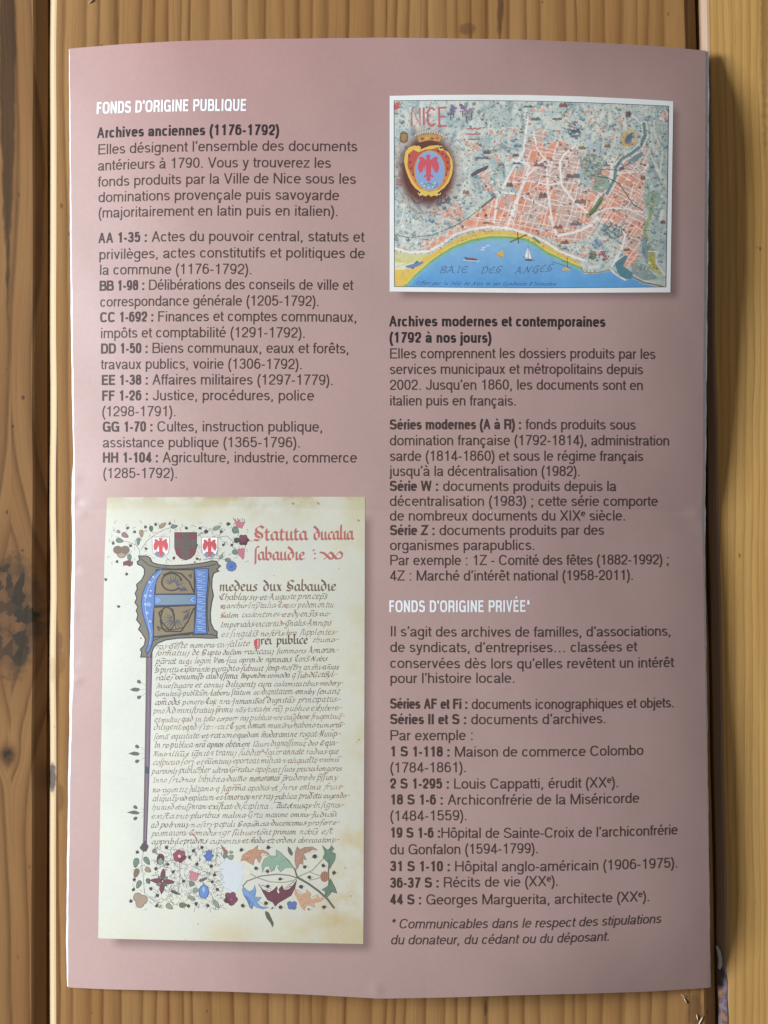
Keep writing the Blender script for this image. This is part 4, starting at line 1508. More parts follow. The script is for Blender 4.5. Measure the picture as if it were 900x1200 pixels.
for x0, y0, x1, y1 in ((110, 960, 200, 930), (130, 1000, 240, 935)):
    cv.line(K3([(x0, y0), (x1, y1)]), 1.0, L_(190, 200, 160), .9, .6)
SHORE = [p for p in SEA[:10]] + SEA[10:13]
cv.line([(x, y - 1.2) for x, y in SHORE], 4.2, L_(128, 176, 100), .95, 1.8)
cv.line([(x, y - 3.6) for x, y in SHORE], 1.6, L_(236, 214, 130), .8, 1.2)
deep = np.clip((cv.Y - 280) / 50, 0, 1)[..., None]
seac = L_(140, 186, 220) * (1 - deep) + L_(100, 162, 216) * deep
seac = seac * (1 + .10 * (cv.noise(12, 3) - .5))[..., None]
cv.a = cv.a * (1 - sea[..., None]) + seac * sea[..., None]
cv.line([(x + .3, y + 1.6) for x, y in SHORE], 2.2, L_(126, 190, 176), .75, 2.0, sea)
cv.line(K4([(365, 960), (385, 985), (450, 985), (520, 972)]), 1.4, L_(150, 132, 84), .9, .7)
cv.line(K4([(640, 1008), (700, 1040), (765, 1052), (805, 1064)]), 1.6, L_(120, 96, 66), .9, .7)
cv.line(K4([(645, 1000), (700, 1030), (765, 1044)]), 1.2, L_(220, 218, 206), .8, .7)
for k in range(26):                                   # parasols on the beach
    i = rng.randint(3, 13)
    x, y = COAST[i]
    cv.blob(x + rng.uniform(-8, 8), y + rng.uniform(2, 6), .8, .6, 0, L_(*rng.choice([(170, 110, 60), (110, 120, 80), (190, 90, 70), (230, 220, 190)])), .8, .5, 1 - sea)
cv.line(K4([(-10, 825), (75, 785)]), 1.6, L_(120, 92, 60), .95, .6)
cv.line(K4([(30, 775), (35, 830)]), 1.2, L_(90, 72, 60), .95, .6)
cv.line(K4([(115, 800), (145, 825)]), 3, L_(120, 140, 90), .9, .6)
for k in range(1500):                                 # pen-and-ink hatching over all the land
    x, y = rng.uniform(463, 780), rng.uniform(119, 325)
    i, j = int((x - cv.x0) / cv.res), int((y - cv.y0) / cv.res)
    if sea[j, i] > .1 or ((x - 501) / 33) ** 2 + ((y - 199) / 44) ** 2 < 1 or (478 < x < 524 and y < 148):
        continue
    cv.line([(x, y), (x + rng.uniform(-2.2, 2.2), y + rng.uniform(-1.2, 1.8))], rng.uniform(.4, .8),
            L_(*rng.choice([(70, 80, 92), (96, 84, 84), (60, 72, 84), (120, 92, 80), (84, 104, 110)])), rng.uniform(.35, .75), .5)
# printed wash: uneven watercolour
cv.a *= (1 + .16 * (cv.noise(5, 3) - .5))[..., None]
QIN = ((461.4, 117.6), (783.9, 123.9), (780.6, 336.6), (461.8, 336.2))


def map_corner(X, Y):
    u, v = (X - 461.5) / 320.5, (Y - 117) / 220.0
    px = (QIN[0][0] * (1 - u) + QIN[1][0] * u) * (1 - v) + (QIN[3][0] * (1 - u) + QIN[2][0] * u) * v
    py = (QIN[0][1] * (1 - u) + QIN[1][1] * u) * (1 - v) + (QIN[3][1] * (1 - u) + QIN[2][1] * u) * v
    py = py - 2.6 * np.sin(np.pi * np.clip(u, 0, 1)) * (1 - v) + 1.2 * np.sin(np.pi * np.clip(u, 0, 1)) * v
    return px, py




def on_map(pts):
    p = np.array(pts, float)
    a, b = map_corner(p[:, 0], p[:, 1])
    return list(zip(a.tolist(), b.tolist()))


class MapInk(Ink):
    """ink whose pixels are those of the undistorted picture"""
    FADE = (.10, .62, .62, .60)

    def build(s, name, parent, **kw):
        v = np.array(s.v, float)
        v[:, 0], v[:, 1] = map_corner(v[:, 0], v[:, 1])
        s.v = v.tolist()
        return Ink.build(s, name, parent, base=UP_PIC + .000022, **kw)


ink = MapInk()
ink.stroke([(461.9, 117.4), (781.6, 117.4), (781.6, 336.6), (461.9, 336.6)], .75, L_(58, 66, 70), closed=True)
ink.build("picture_border", map_pic)

# lettering on the map
RED = C(196, 84, 92)
ink = MapInk()
for q in ([(482.2, 147.2), (482.8, 126), (492.2, 147.0), (491.6, 125.6)], [(496.6, 147), (496.2, 125.6)],
          [(509.0, 129), (506.5, 126.2), (503.2, 126.6), (501, 131), (500.8, 141), (502.8, 146.2), (506.5, 147.2), (509.6, 144)],
          [(522.8, 125.8), (514.2, 126), (514.6, 147.4), (523.2, 147.2)], [(514.4, 136.4), (521.4, 136.2)]):
    ink.stroke(q, 2.1, RED)
ink.build("map_title", map_pic, label="red hand drawn capital letters in the top corner of the map")

# small cursive alphabet for a broad nib: minims, bowls and long strokes, x-height 1
NIB = {
    'a': (.66, [[(.46, .86), (.24, 1.0), (.06, .72), (.08, .2), (.24, .02), (.44, .3)], [(.46, .98), (.46, .16), (.62, .04)]]),
    'b': (.62, [[(.10, 1.72), (.08, .2), (.26, .02), (.48, .25), (.48, .78), (.30, 1.0), (.10, .74)]]),
    'c': (.50, [[(.44, .84), (.28, 1.0), (.08, .74), (.08, .24), (.26, .02), (.48, .18)]]),
    'd': (.66, [[(.30, 1.0), (.08, .74), (.08, .24), (.26, .02), (.50, .28), (.50, .80), (.36, 1.25), (.04, 1.62)], [(.30, 1.0), (.48, .86)]]),
    'e': (.52, [[(.10, .48), (.42, .66), (.40, .92), (.26, 1.0), (.08, .74), (.08, .24), (.26, .02), (.50, .2)]]),
    'f': (.42, [[(.52, 1.55), (.36, 1.66), (.22, 1.40), (.18, -.45)], [(.02, .95), (.44, .98)]]),
    'g': (.62, [[(.46, .88), (.26, 1.0), (.08, .74), (.10, .26), (.26, .08), (.46, .3)], [(.48, 1.0), (.48, -.2), (.28, -.5), (.02, -.38)]]),
    'h': (.64, [[(.10, 1.72), (.10, .0)], [(.10, .70), (.32, 1.0), (.50, .80), (.50, .10), (.36, -.34)]]),
    'i': (.34, [[(.0, .84), (.13, 1.0), (.13, .12), (.30, .04)]]),
    'j': (.34, [[(.0, .84), (.15, 1.0), (.15, -.25), (-.06, -.5)]]),
    'k': (.58, [[(.10, 1.72), (.10, 0)], [(.44, 1.0), (.12, .52), (.50, 0)]]),
    'l': (.34, [[(.10, 1.72), (.10, .12), (.28, .04)]]),
    'm': (.98, [[(.0, .84), (.12, 1.0), (.12, .02)], [(.12, .74), (.38, 1.0), (.42, .02)], [(.42, .74), (.68, 1.0), (.72, .12), (.90, .04)]]),
    'n': (.68, [[(.0, .84), (.12, 1.0), (.12, .02)], [(.12, .74), (.38, 1.0), (.42, .12), (.60, .04)]]),
    'o': (.58, [[(.28, 1.0), (.08, .74), (.08, .24), (.28, .02), (.48, .26), (.48, .76), (.28, 1.0)]]),
    'p': (.62, [[(.0, .86), (.12, 1.05), (.08, -.55)], [(.12, .76), (.34, 1.0), (.50, .76), (.48, .22), (.30, .02), (.10, .2)]]),
    'q': (.62, [[(.46, .88), (.26, 1.0), (.08, .74), (.10, .22), (.26, .02), (.46, .3)], [(.48, 1.0), (.46, -.58)]]),
    'r': (.46, [[(.0, .84), (.12, 1.0), (.12, .04)], [(.12, .70), (.30, 1.0), (.44, .88)]]),
    's': (.50, [[(.44, .92), (.24, 1.0), (.10, .78), (.38, .36), (.36, .10), (.18, 0), (.02, .14)]]),
    'ſ': (.36, [[(.46, 1.58), (.30, 1.66), (.18, 1.40), (.12, -.42)]]),
    't': (.42, [[(.14, 1.30), (.12, .18), (.24, .02), (.40, .14)], [(.0, .96), (.36, .98)]]),
    'u': (.68, [[(.0, .84), (.12, 1.0), (.12, .14), (.26, .02), (.44, .22)], [(.46, 1.0), (.46, .12), (.62, .04)]]),
    'v': (.56, [[(.04, 1.18), (.10, .20), (.26, .02), (.48, .34), (.46, .86), (.30, 1.0)]]),
    'x': (.54, [[(.04, .92), (.16, 1.0), (.40, .02), (.52, .1)], [(.48, 1.0), (.06, -.06)]]),
    'y': (.60, [[(.02, .86), (.12, 1.0), (.16, .16), (.32, .06)], [(.50, 1.02), (.34, .0), (.04, -.5)]]),
    'z': (.50, [[(.06, .96), (.42, .98), (.08, .06), (.46, .0), (.30, -.40)]]),
    'S': (.86, [[(.74, 1.42), (.50, 1.66), (.16, 1.40), (.22, 1.05), (.62, .72), (.66, .30), (.38, .0), (.04, .10)], [(.10, .95), (.20, .55), (.48, .30)]]),
    'A': (.92, [[(.06, 1.30), (.30, 1.62), (.62, .10), (.84, .02)], [(.36, 1.5), (.20, .6), (.02, .0)], [(.18, .56), (.58, .60)]]),
    'C': (.70, [[(.60, 1.36), (.34, 1.56), (.08, 1.1), (.10, .36), (.34, .02), (.64, .22)], [(.36, 1.5), (.34, .1)]]),
    'E': (.70, [[(.60, 1.36), (.34, 1.56), (.08, 1.1), (.10, .36), (.34, .02), (.64, .22)], [(.12, .80), (.54, .88)]]),
    'G': (.84, [[(.66, 1.34), (.42, 1.56), (.10, 1.1), (.10, .40), (.36, .04), (.64, .24), (.64, .74), (.40, .74)], [(.64, .5), (.62, -.2), (.4, -.34)]]),
    'I': (.44, [[(.02, 1.46), (.22, 1.56), (.20, .5), (.18, .05), (.36, .02)]]),
    'J': (.46, [[(.06, 1.5), (.30, 1.62), (.26, .5), (.22, -.40), (.0, -.46)]]),
    'N': (.98, [[(.06, -.05), (.20, .2), (.26, 1.5)], [(.26, 1.5), (.62, .04)], [(.62, .04), (.70, 1.4), (.86, 1.56)]]),
    'R': (.80, [[(.14, 1.6), (.12, 0)], [(.02, 1.4), (.36, 1.62), (.58, 1.24), (.18, .84), (.74, .02)]]),
    'P': (.72, [[(.16, 1.5), (.12, -.4)], [(.02, 1.2), (.40, 1.5), (.60, 1.1), (.34, .74), (.14, .84)]]),
    'V': (.74, [[(.02, 1.5), (.16, 1.56), (.24, .1), (.62, .9), (.54, 1.4)]]),
    'L': (.60, [[(.16, 1.62), (.14, .1), (.54, .1)]]),
    'O': (.78, [[(.36, 1.5), (.08, 1.1), (.08, .4), (.36, .02), (.66, .4), (.66, 1.1), (.36, 1.5)]]),
    'B': (.78, [[(.16, 1.55), (.14, .05)], [(.0, 1.4), (.42, 1.6), (.58, 1.25), (.18, .86), (.62, .6), (.56, .14), (.14, .04)]]),
    'D': (.84, [[(.18, 1.55), (.14, .05)], [(.0, 1.4), (.5, 1.55), (.74, .9), (.54, .14), (.14, .04)]]),
    '.': (.34, [[(.10, .08), (.18, .02)]]), ':': (.40, [[(.14, .12), (.20, .04)], [(.14, .88), (.20, .80)]]),
    ',': (.3, [[(.12, .08), (.08, -.2)]]), '’': (.3, [[(.14, 1.6), (.08, 1.3)]]), '¶': (.9, []),
    '~': (.52, [[(.02, 1.42), (.24, 1.52), (.44, 1.40)]]),
}


def script(ink, text, x0, y0, x1, y1, xh, nw, ang, col, hair=.3, jit=.05, slant=0.0, marks=.0, space=.48):
    W_ = 0
    seq = []
    for ch in text:
        if ch == ' ':
            W_ += space * rng.uniform(.85, 1.2)
            continue
        g = NIB.get(ch) or NIB.get(ch.lower()) or NIB['i']
        seq.append((W_, g[1]))
        if marks and rng.random() < marks:            # abbreviation stroke over the word
            seq.append((W_ + .05, [[(0, 1.38), (.3, 1.46), (.62, 1.34)]]))
        W_ += g[0] * rng.uniform(1 - jit, 1 + jit)
    k = (x1 - x0) / W_
    cy = 0
    for a, st in seq:
        cy = cy * .8 + rng.uniform(-1, 1) * jit * xh * .35
        kk = rng.uniform(1 - jit, 1 + jit)
        sl = slant + rng.uniform(-1, 1) * jit * .8
        tall = rng.uniform(1, 1 + jit * 3.2)
        for q in st:
            pts = []
            for (px, py) in q:
                X = x0 + (a + px + sl * py) * k
                Y = y0 + (y1 - y0) * (X - x0) / (x1 - x0) - (py if 0 <= py <= 1.05 else (1.05 + (py - 1.05) * tall if py > 0 else py * tall)) * xh * kk + cy
                pts.append((X, Y))
            ink.nib(pts, nw, ang, col, hair)


ink = MapInk()
INKB = C(62, 88, 128)
x = 513
for word, xa, xb in (("BAIE", 514, 547), ("DES", 563, 588), ("ANGES", 603, 648)):
    script(ink, word, xa, 320.3, xb, 317.0 if word == "ANGES" else 319.5, 4.9, 1.05, math.radians(40), INKB, .55, .03, .18)
ink.build("bay_lettering", map_pic, label="dark blue fancy capitals across the painted bay")
ink = MapInk()
script(ink, "Offert par la Ville de Nice et ses Syndicats d’Initiative", 487, 334.0, 652, 334.0, 2.7, .62, math.radians(40), C(40, 66, 110), .36, .05, .25)
ink.build("caption_line", map_pic)
# boats, plane and gulls
ink = MapInk()


def K3i(p):
    return K3(p)


Wb, Db, Yb = C(236, 236, 232), C(70, 70, 84), C(206, 176, 84)
for ox, oy, sc in ((619, 297, 1.0), ):
    ink.poly([(ox, oy - 9), (ox + 4.2, oy + 5.5), (ox - 3, oy + 5.5), (ox - 3.4, oy + 2)], Wb)
    ink.stroke([(ox, oy - 10), (ox + .4, oy + 6)], .6, Db)
    ink.poly([(ox - 4.4, oy + 5.8), (ox + 6, oy + 6.4), (ox + 4, oy + 8.2), (ox - 2.6, oy + 8)], Db)
    ink.stroke([(ox - 6.5, oy + 3), (ox + 8, oy + 8)], .5, Db)
ink.poly([(579, 296.5), (590, 296), (591.5, 299), (586, 301.5), (583, 299.5)], Yb)
ink.poly([(583, 296.5), (590, 292), (590.5, 296.3)], Yb)
ink.stroke([(580, 296.5), (588, 301)], .5, Db)
ink.poly([(543.5, 301), (560, 303.5), (558, 305), (546, 304.2)], Db)
ink.poly([(548, 301.4), (556, 302), (556, 303), (548, 302.6)], C(170, 84, 76))
ink.stroke([(543, 304.4), (562, 305.8)], .6, Wb)
for ax, ay in ((567, 290), (572, 287.5), (565.5, 292.5)):
    ink.stroke([(ax - 2.2, ay + .6), (ax - .6, ay - .6), (ax, ay + .4), (ax + .8, ay - .7), (ax + 2.4, ay + .2)], .7, Wb)
ink.poly([(664, 312), (670, 316), (660, 316.5), (659, 314)], Yb)
ink.stroke([(648, 306), (664, 311), (671, 314)], .6, Db)
ink.stroke([(665, 300), (665.5, 313)], .6, Db)
ink.stroke([(658, 305), (668, 306.5)], .7, C(110, 96, 80))
ink.poly([(474, 312.5), (486, 309), (495, 306.5), (496, 308.5), (488, 313), (478, 314.5)], C(96, 128, 176))
ink.poly([(484, 309.5), (489, 305.5), (490.5, 308)], C(70, 96, 150))
ink.poly([(478, 313), (484, 316), (486, 313)], C(70, 96, 150))
ink.build("boats_and_plane", map_pic)

# coat of arms: dark aura, gold scrolled cartouche, red band with beads, blue oval, red eagle on three hills, gold crown
for rx, ry, col, al, so in ((36, 46, (126, 88, 82), .75, .5), (31.5, 40, (98, 56, 54), .9, .24)):
    cv.blob(440 + 274 / 4.5, 100 + 448 / 4.5, rx, ry, 0, L_(*col), al, so)
cart = K3([(158, 350), (176, 326), (205, 316), (228, 322), (236, 338), (222, 345), (250, 332), (285, 318), (335, 314), (332, 326), (300, 330), (350, 334), (384, 352), (404, 392),
           (408, 430), (402, 470), (386, 510), (362, 540), (330, 562), (326, 584), (306, 580), (292, 588), (280, 576), (264, 586), (246, 578), (230, 586), (238, 560),
           (212, 545), (190, 518), (172, 480), (158, 440), (150, 398)])
ink = MapInk()
GOLD, GOLD2, REDB, BEAD = C(226, 192, 70), C(196, 148, 56), C(188, 70, 54), C(96, 34, 30)
ink.poly(cart, GOLD)
ink.next(.5)
cx0, cy0 = 440 + 284 / 4.5, 100 + 448 / 4.5
ring = K3([(172, 362), (200, 338), (226, 352), (262, 338), (330, 332), (366, 346), (392, 382), (396, 430), (388, 476), (366, 520), (336, 548), (284, 562), (232, 546), (204, 514), (182, 472), (168, 420)])
ink.poly(ring, REDB)
ink.next(.5)
ink.poly(K3([(168, 430), (182, 472), (204, 514), (232, 546), (284, 562), (336, 548), (366, 520), (388, 476), (394, 440), (372, 470), (350, 520), (284, 548), (222, 520), (196, 470)]), C(216, 126, 62))
ink.next(.5)
for a, b in ((178, 372), (182, 405), (188, 438), (198, 470), (214, 500), (352, 360), (372, 375), (380, 405), (380, 438), (372, 470), (358, 500), (262, 348), (300, 344), (330, 346)):
    ink.ell(440 + a / 4.5, 100 + b / 4.5, 1.1, 1.7, .3 if a < 280 else -.3, BEAD, 8)
ink.next(.5)
OX, OY = 440 + 286 / 4.5, 100 + 450 / 4.5
ink.poly([(OX + 18.4 * math.cos(i * math.pi / 18), OY + 24.2 * math.sin(i * math.pi / 18)) for i in range(36)], GOLD2)
ink.next(.5)
ink.poly([(OX + 17.2 * math.cos(i * math.pi / 18), OY + 23.0 * math.sin(i * math.pi / 18)) for i in range(36)], C(132, 166, 210))
ink.next(.5)
ink.poly([(OX + 16.0 * math.cos(math.radians(a)), OY - 2 + 20 * math.sin(math.radians(a))) for a in range(180, 361, 12)], C(136, 116, 168))
ink.next(.5)
EAG = [(0, -16), (2.2, -14.5), (1.4, -11.5), (2.4, -9.5), (4.6, -12), (7.5, -13.8), (9.6, -12), (8.6, -9), (10.4, -5), (10.8, 0), (9.4, 4.4), (8.2, 7), (7.4, 3.4), (6.2, 6),
       (5.0, -1.5), (4.4, 4), (3.2, -4.5), (2.4, 7), (5.2, 9.5), (4.2, 11.4), (1.8, 9.6), (2.4, 14), (0, 16), (-2.4, 14), (-1.8, 9.6), (-4.2, 11.4), (-5.2, 9.5), (-2.4, 7), (-3.2, -4.5), (-4.4, 4),
       (-5.0, -1.5), (-6.2, 6), (-7.4, 3.4), (-8.2, 7), (-9.4, 4.4), (-10.8, 0), (-10.4, -5), (-8.6, -9), (-9.6, -12), (-7.5, -13.8), (-4.6, -12), (-2.4, -9.5), (-2.0, -12.5), (-3.6, -13.6), (-1.6, -15.4)]


def eagle(ink, cx, cy, sx, sy, col):
    ink.poly([(cx + a * sx, cy + b * sy) for a, b in EAG], col)


ink.poly(K3([(228, 520), (240, 486), (256, 462), (268, 480), (286, 500), (306, 462), (322, 444), (336, 490), (342, 520), (318, 548), (286, 553), (252, 546)]), C(206, 216, 222))
ink.next(.5)
eagle(ink, OX - 1.5, OY - 3.2, 1.16, 1.0, C(202, 66, 88))
ink.next(.5)
for q in range(16):
    ink.ell(OX - 9 + (q % 8) * 2.5, OY + 14.5 + (q // 8) * 3.2 + (q % 3), 1.3, 1.0, 0, C(*rng.choice([(84, 130, 176), (120, 156, 130), (190, 206, 214), (96, 120, 140)])), 8)
ink.poly(K3([(222, 274), (238, 264), (285, 258), (336, 264), (350, 274), (338, 296), (285, 288), (228, 300)]), GOLD2)
ink.next(.5)
for q in range(12):
    ink.ell(440 + (212 + q * 12.6) / 4.5, 100 + (262 - 18 * math.sin(math.pi * q / 11)) / 4.5, .95, 1.1, 0, C(226, 214, 170), 8)
    ink.stroke([(440 + (216 + q * 12) / 4.5, 100 + (276 - 14 * math.sin(math.pi * q / 11)) / 4.5), (440 + (212 + q * 12.6) / 4.5, 100 + (264 - 18 * math.sin(math.pi * q / 11)) / 4.5)], .6, C(170, 140, 90))
ink.next(.5)
for q, cc in enumerate(((150, 60, 44), (206, 170, 80), (150, 60, 44), (200, 80, 60))):
    ink.ell(440 + (246 + q * 26) / 4.5, 100 + (280 - 3 * (q % 2)) / 4.5, 2.1, 1.7, 0, C(*cc), 9)
for sgn, ox, oy in ((-1, 225, 330), (1, 345, 330), (-1, 236, 566), (1, 332, 566)):
    ink.stroke([(440 + ox / 4.5 + 2.6 * math.cos(t / 3) * sgn, 100 + oy / 4.5 + 2.2 * math.sin(t / 3)) for t in range(0, 18, 2)], 1.0, C(240, 214, 110))
for sgn in (-1, 1):
    ink.stroke([(OX + sgn * 10 + 2, OY + 32), (OX + sgn * 13, OY + 38), (OX + sgn * 18, OY + 37), (OX + sgn * 22, OY + 31)], 2.0, C(96, 72, 80))
for a, b in ((332, 612), (376, 600)):
    ink.stroke(K3([(a - 12, b - 12), (a - 6, b + 14), (a + 6, b + 20), (a + 12, b + 2), (a + 10, b - 14)]), 1.6, C(84, 96, 108))
for yy in range(4):
    ink.stroke(K3([(108, 496 + yy * 9), (140 + yy * 6, 494 + yy * 9)]), .9, C(150, 84, 84))
ink.build("coat_of_arms", map_pic, label="red eagle shield in a gold cartouche under a crown")
ink = MapInk()
ink.ell(473.2, 160.8, 5.2, 7.4, 0, C(120, 92, 56), 14, .1)
ink.next(.5)
ink.ell(473.2, 160.8, 3.0, 6.4, 0, C(160, 124, 66), 12, .1)
ink.next(.5)
for yy in (156, 165):
    ink.stroke([(468.4, yy), (478, yy)], .8, C(80, 60, 44))
for tx, ty, c in ((531, 128, (120, 108, 150)), (541.5, 127, (132, 92, 132)), (552, 130, (140, 140, 160)), (527.5, 131, (96, 96, 140)), (546, 133, (150, 112, 140))):
    for q in range(7):
        ink.ell(tx + rng.uniform(-2.6, 2.6), ty + rng.uniform(-5, 3), 1.5, 1.7, 0, C(*[v + rng.randint(-14, 14) for v in c]), 8, .4)
    ink.stroke([(tx, ty + 2), (tx + .5, ty + 10)], .9, C(84, 66, 70))
for q in range(9):
    ink.stroke([(547 + (q % 3) * 5 + rng.uniform(-1, 1), 151 + q // 3 * 6), (552.5 + (q % 3) * 5, 150 + q // 3 * 6.4)], 1.5, C(190, 92, 92))
ink.poly([(551, 204), (560, 198), (572, 193), (571, 197), (560, 203), (553, 207)], C(84, 66, 80))
ink.build("drawn_trees_and_barrel", map_pic)
cv.build("map_print", map_pic, map_corner, UP_PIC + .000012)
# ------------------------------------------------------------------ the manuscript leaf
def stain(X, Y, u, v):
    c = np.zeros(X.shape + (3,)) + np.array([.60, .592, .525])
    nz = Canvas(0, 0, 1, 1, 1)
    nz.ny, nz.nx = X.shape
    nz.res = 1.5
    nz.X, nz.Y = np.meshgrid(np.arange(nz.nx) * 1.5, np.arange(nz.ny) * 1.5)
    nz.x0 = nz.y0 = 0
    n = np.clip((nz.noise(26, 5) - .5) * 2.6 + .5, 0, 1)

    def add(m, col):
        nonlocal c
        m = np.clip(m, 0, 1)[..., None]
        c = c * (1 - m) + np.array(col) * m
    yel, brn, ora = (.52, .48, .32), (.36, .27, .14), (.51, .38, .20)
    # warm ageing of the vellum along head, foot and right side
    add(np.clip((u - .35) / .9, 0, 1) * .30 * (.5 + n) * np.clip(v * 1.4 + .15, 0, 1), (.56, .535, .40))
    add(np.exp(-v / .045) * (.3 + 1.1 * n) * .9, (.50, .43, .26))
    add(np.exp(-v / .012) * np.clip((n - .4) * 3, 0, 1) * .7, brn)
    add(np.clip((n - .55) * 2.2, 0, 1) * (.10 + .35 * np.clip(u - .5, 0, 1)), yel)
    add(np.exp(-(1 - v) / .05) * (.2 + n) * .45, yel)
    add(np.exp(-(1 - u) / .07) * (.2 + n) * (.35 + .6 * v) * .95, (.52, .45, .28))
    add(np.exp(-((u - .87) / .13) ** 2 - ((v - .94) / .06) ** 2) * (.2 + 1.4 * n) * .6, ora)
    add(np.exp(-((u - .95) / .06) ** 2 - ((v - .80) / .14) ** 2) * (.1 + 1.2 * n) * .6, ora)
    add(np.exp(-((u - .97) / .05) ** 2 - ((v - .025) / .035) ** 2) * .8, yel)
    add(np.exp(-((u - .50) / .10) ** 2 - ((v - .985) / .03) ** 2) * .4, ora)
    add(np.exp(-((u - .58) / .07) ** 2 - ((v - .018) / .02) ** 2) * .55 * n * 1.5, brn)
    add(np.exp(-((u - .28) / .12) ** 2 - ((v - .035) / .02) ** 2) * .4, yel)
    # cool pale upper left
    add(np.exp(-((u - .05) / .3) ** 2 - ((v - .35) / .5) ** 2) * .5, (.60, .612, .565))
    c *= (1 + .05 * (n - .5))[..., None]
    return c


ms = quad_sheet("manuscript_picture", [(125.6, 582.8), (280, 582.2), (427.8, 582.2)], [(427.8, 582.2), (427, 850), (425.8, 1106.2)],
                [(115, 1099.6), (180, 1101.3), (270, 1103.2), (425.8, 1106.2)], [(125.6, 582.8), (122.2, 660), (120.4, 760), (118.2, 900), (115, 1099.6)],
                200, 340, stain, UP_PIC, leaflet, "cream picture of an illuminated manuscript leaf")
WM = (236, 236, 222)


def CM(r, g, b):
    return C(r, g, b, 1.0, WM)


class MsInk(Ink):
    FADE = (.05, .60, .58, .48)

    def build(s, name, parent=None, label=None):
        s.c = [tuple(v * .80 + .20 * (.3 * q[0] + .6 * q[1] + .1 * q[2]) for v in q) for q in s.c]   # muted by age and print
        return Ink.build(s, name, parent or ms, base=UP_PIC + .000010, label=label)


Q5 = lambda pts: [(100 + a / 5, 570 + b / 5) for a, b in pts]
Q5r = lambda pts: [(260 + a / 5, 570 + b / 5) for a, b in pts]
QL = lambda pts: [(130 + a / 6, 980 + b / 6) for a, b in pts]
QR = lambda pts: [(270 + a / 5.625, 980 + b / 5.625) for a, b in pts]
RUB, SEP, SEP2 = CM(190, 86, 78), CM(128, 92, 66), CM(92, 66, 52)

# rubric title
ink = MsInk()
script(ink, "Statuta", 297, 633.4, 361, 633.0, 10.2, 3.2, math.radians(42), RUB, .5, .03)
script(ink, "ducalia", 367.5, 632.8, 414.5, 632.4, 9.8, 2.9, math.radians(42), RUB, .5, .03)
script(ink, "ſabaudie", 297.5, 656.6, 357, 656.2, 9.4, 2.9, math.radians(42), RUB, .5, .03)
ink.nib(Q5r([(533, 372), (541, 376)]), 2.4, .7, RUB)
ink.nib(Q5r([(541, 392), (548, 396)]), 2.4, .7, RUB)
ink.nib(Q5r([(541, 420), (548, 424)]), 2.4, .7, RUB)
ink.nib(Q5r([(575, 385), (600, 392), (635, 425), (652, 424), (650, 395), (632, 385), (610, 420), (596, 424)]), 2.8, math.radians(42), RUB, .6)
ink.nib(Q5r([(640, 388), (672, 425), (700, 420), (706, 395), (688, 382), (662, 410), (650, 424)]), 2.8, math.radians(42), RUB, .6)
ink.stroke(Q5r([(178, 322), (160, 316), (150, 322)]), .8, RUB)
ink.build("rubric_title", label="large red gothic title at the head of the manuscript")

# first words after the initial
ink = MsInk()
script(ink, "medeus dux Sabaudie", 257, 692.8, 393.5, 692.2, 7.6, 2.2, math.radians(40), CM(112, 84, 62), .5, .04)
script(ink, "rei publice", 305.5, 755.4, 361, 754.4, 6.6, 1.9, math.radians(40), SEP2, .5, .04)
ink.build("opening_words", label="large brown gothic opening line of the manuscript")
ink = MsInk()
ink.poly([(297.4, 751), (300, 748.6), (304.5, 748.4), (304.5, 758.6), (300.5, 758.8), (297.6, 756.4)], CM(202, 66, 66))
ink.next()
ink.stroke([(302.4, 749.6), (302.2, 757.6)], .8, CM(240, 220, 210))
ink.build("paragraph_mark", label="red paragraph mark before the large words rei publice")
for x, y in ((259, 701), (261, 712), (262.6, 722), (335, 711), (331, 729.5), (251, 823.5), (309.5, 880.5), (227, 978.5)):
    ink = MsInk()
    ink.stroke([(x - 2.2, y - 2.6), (x - .6, y + .3), (x + 1.9, y + 1.7)], 1.1, CM(206, 74, 70))
    ink.build("red_stroke")

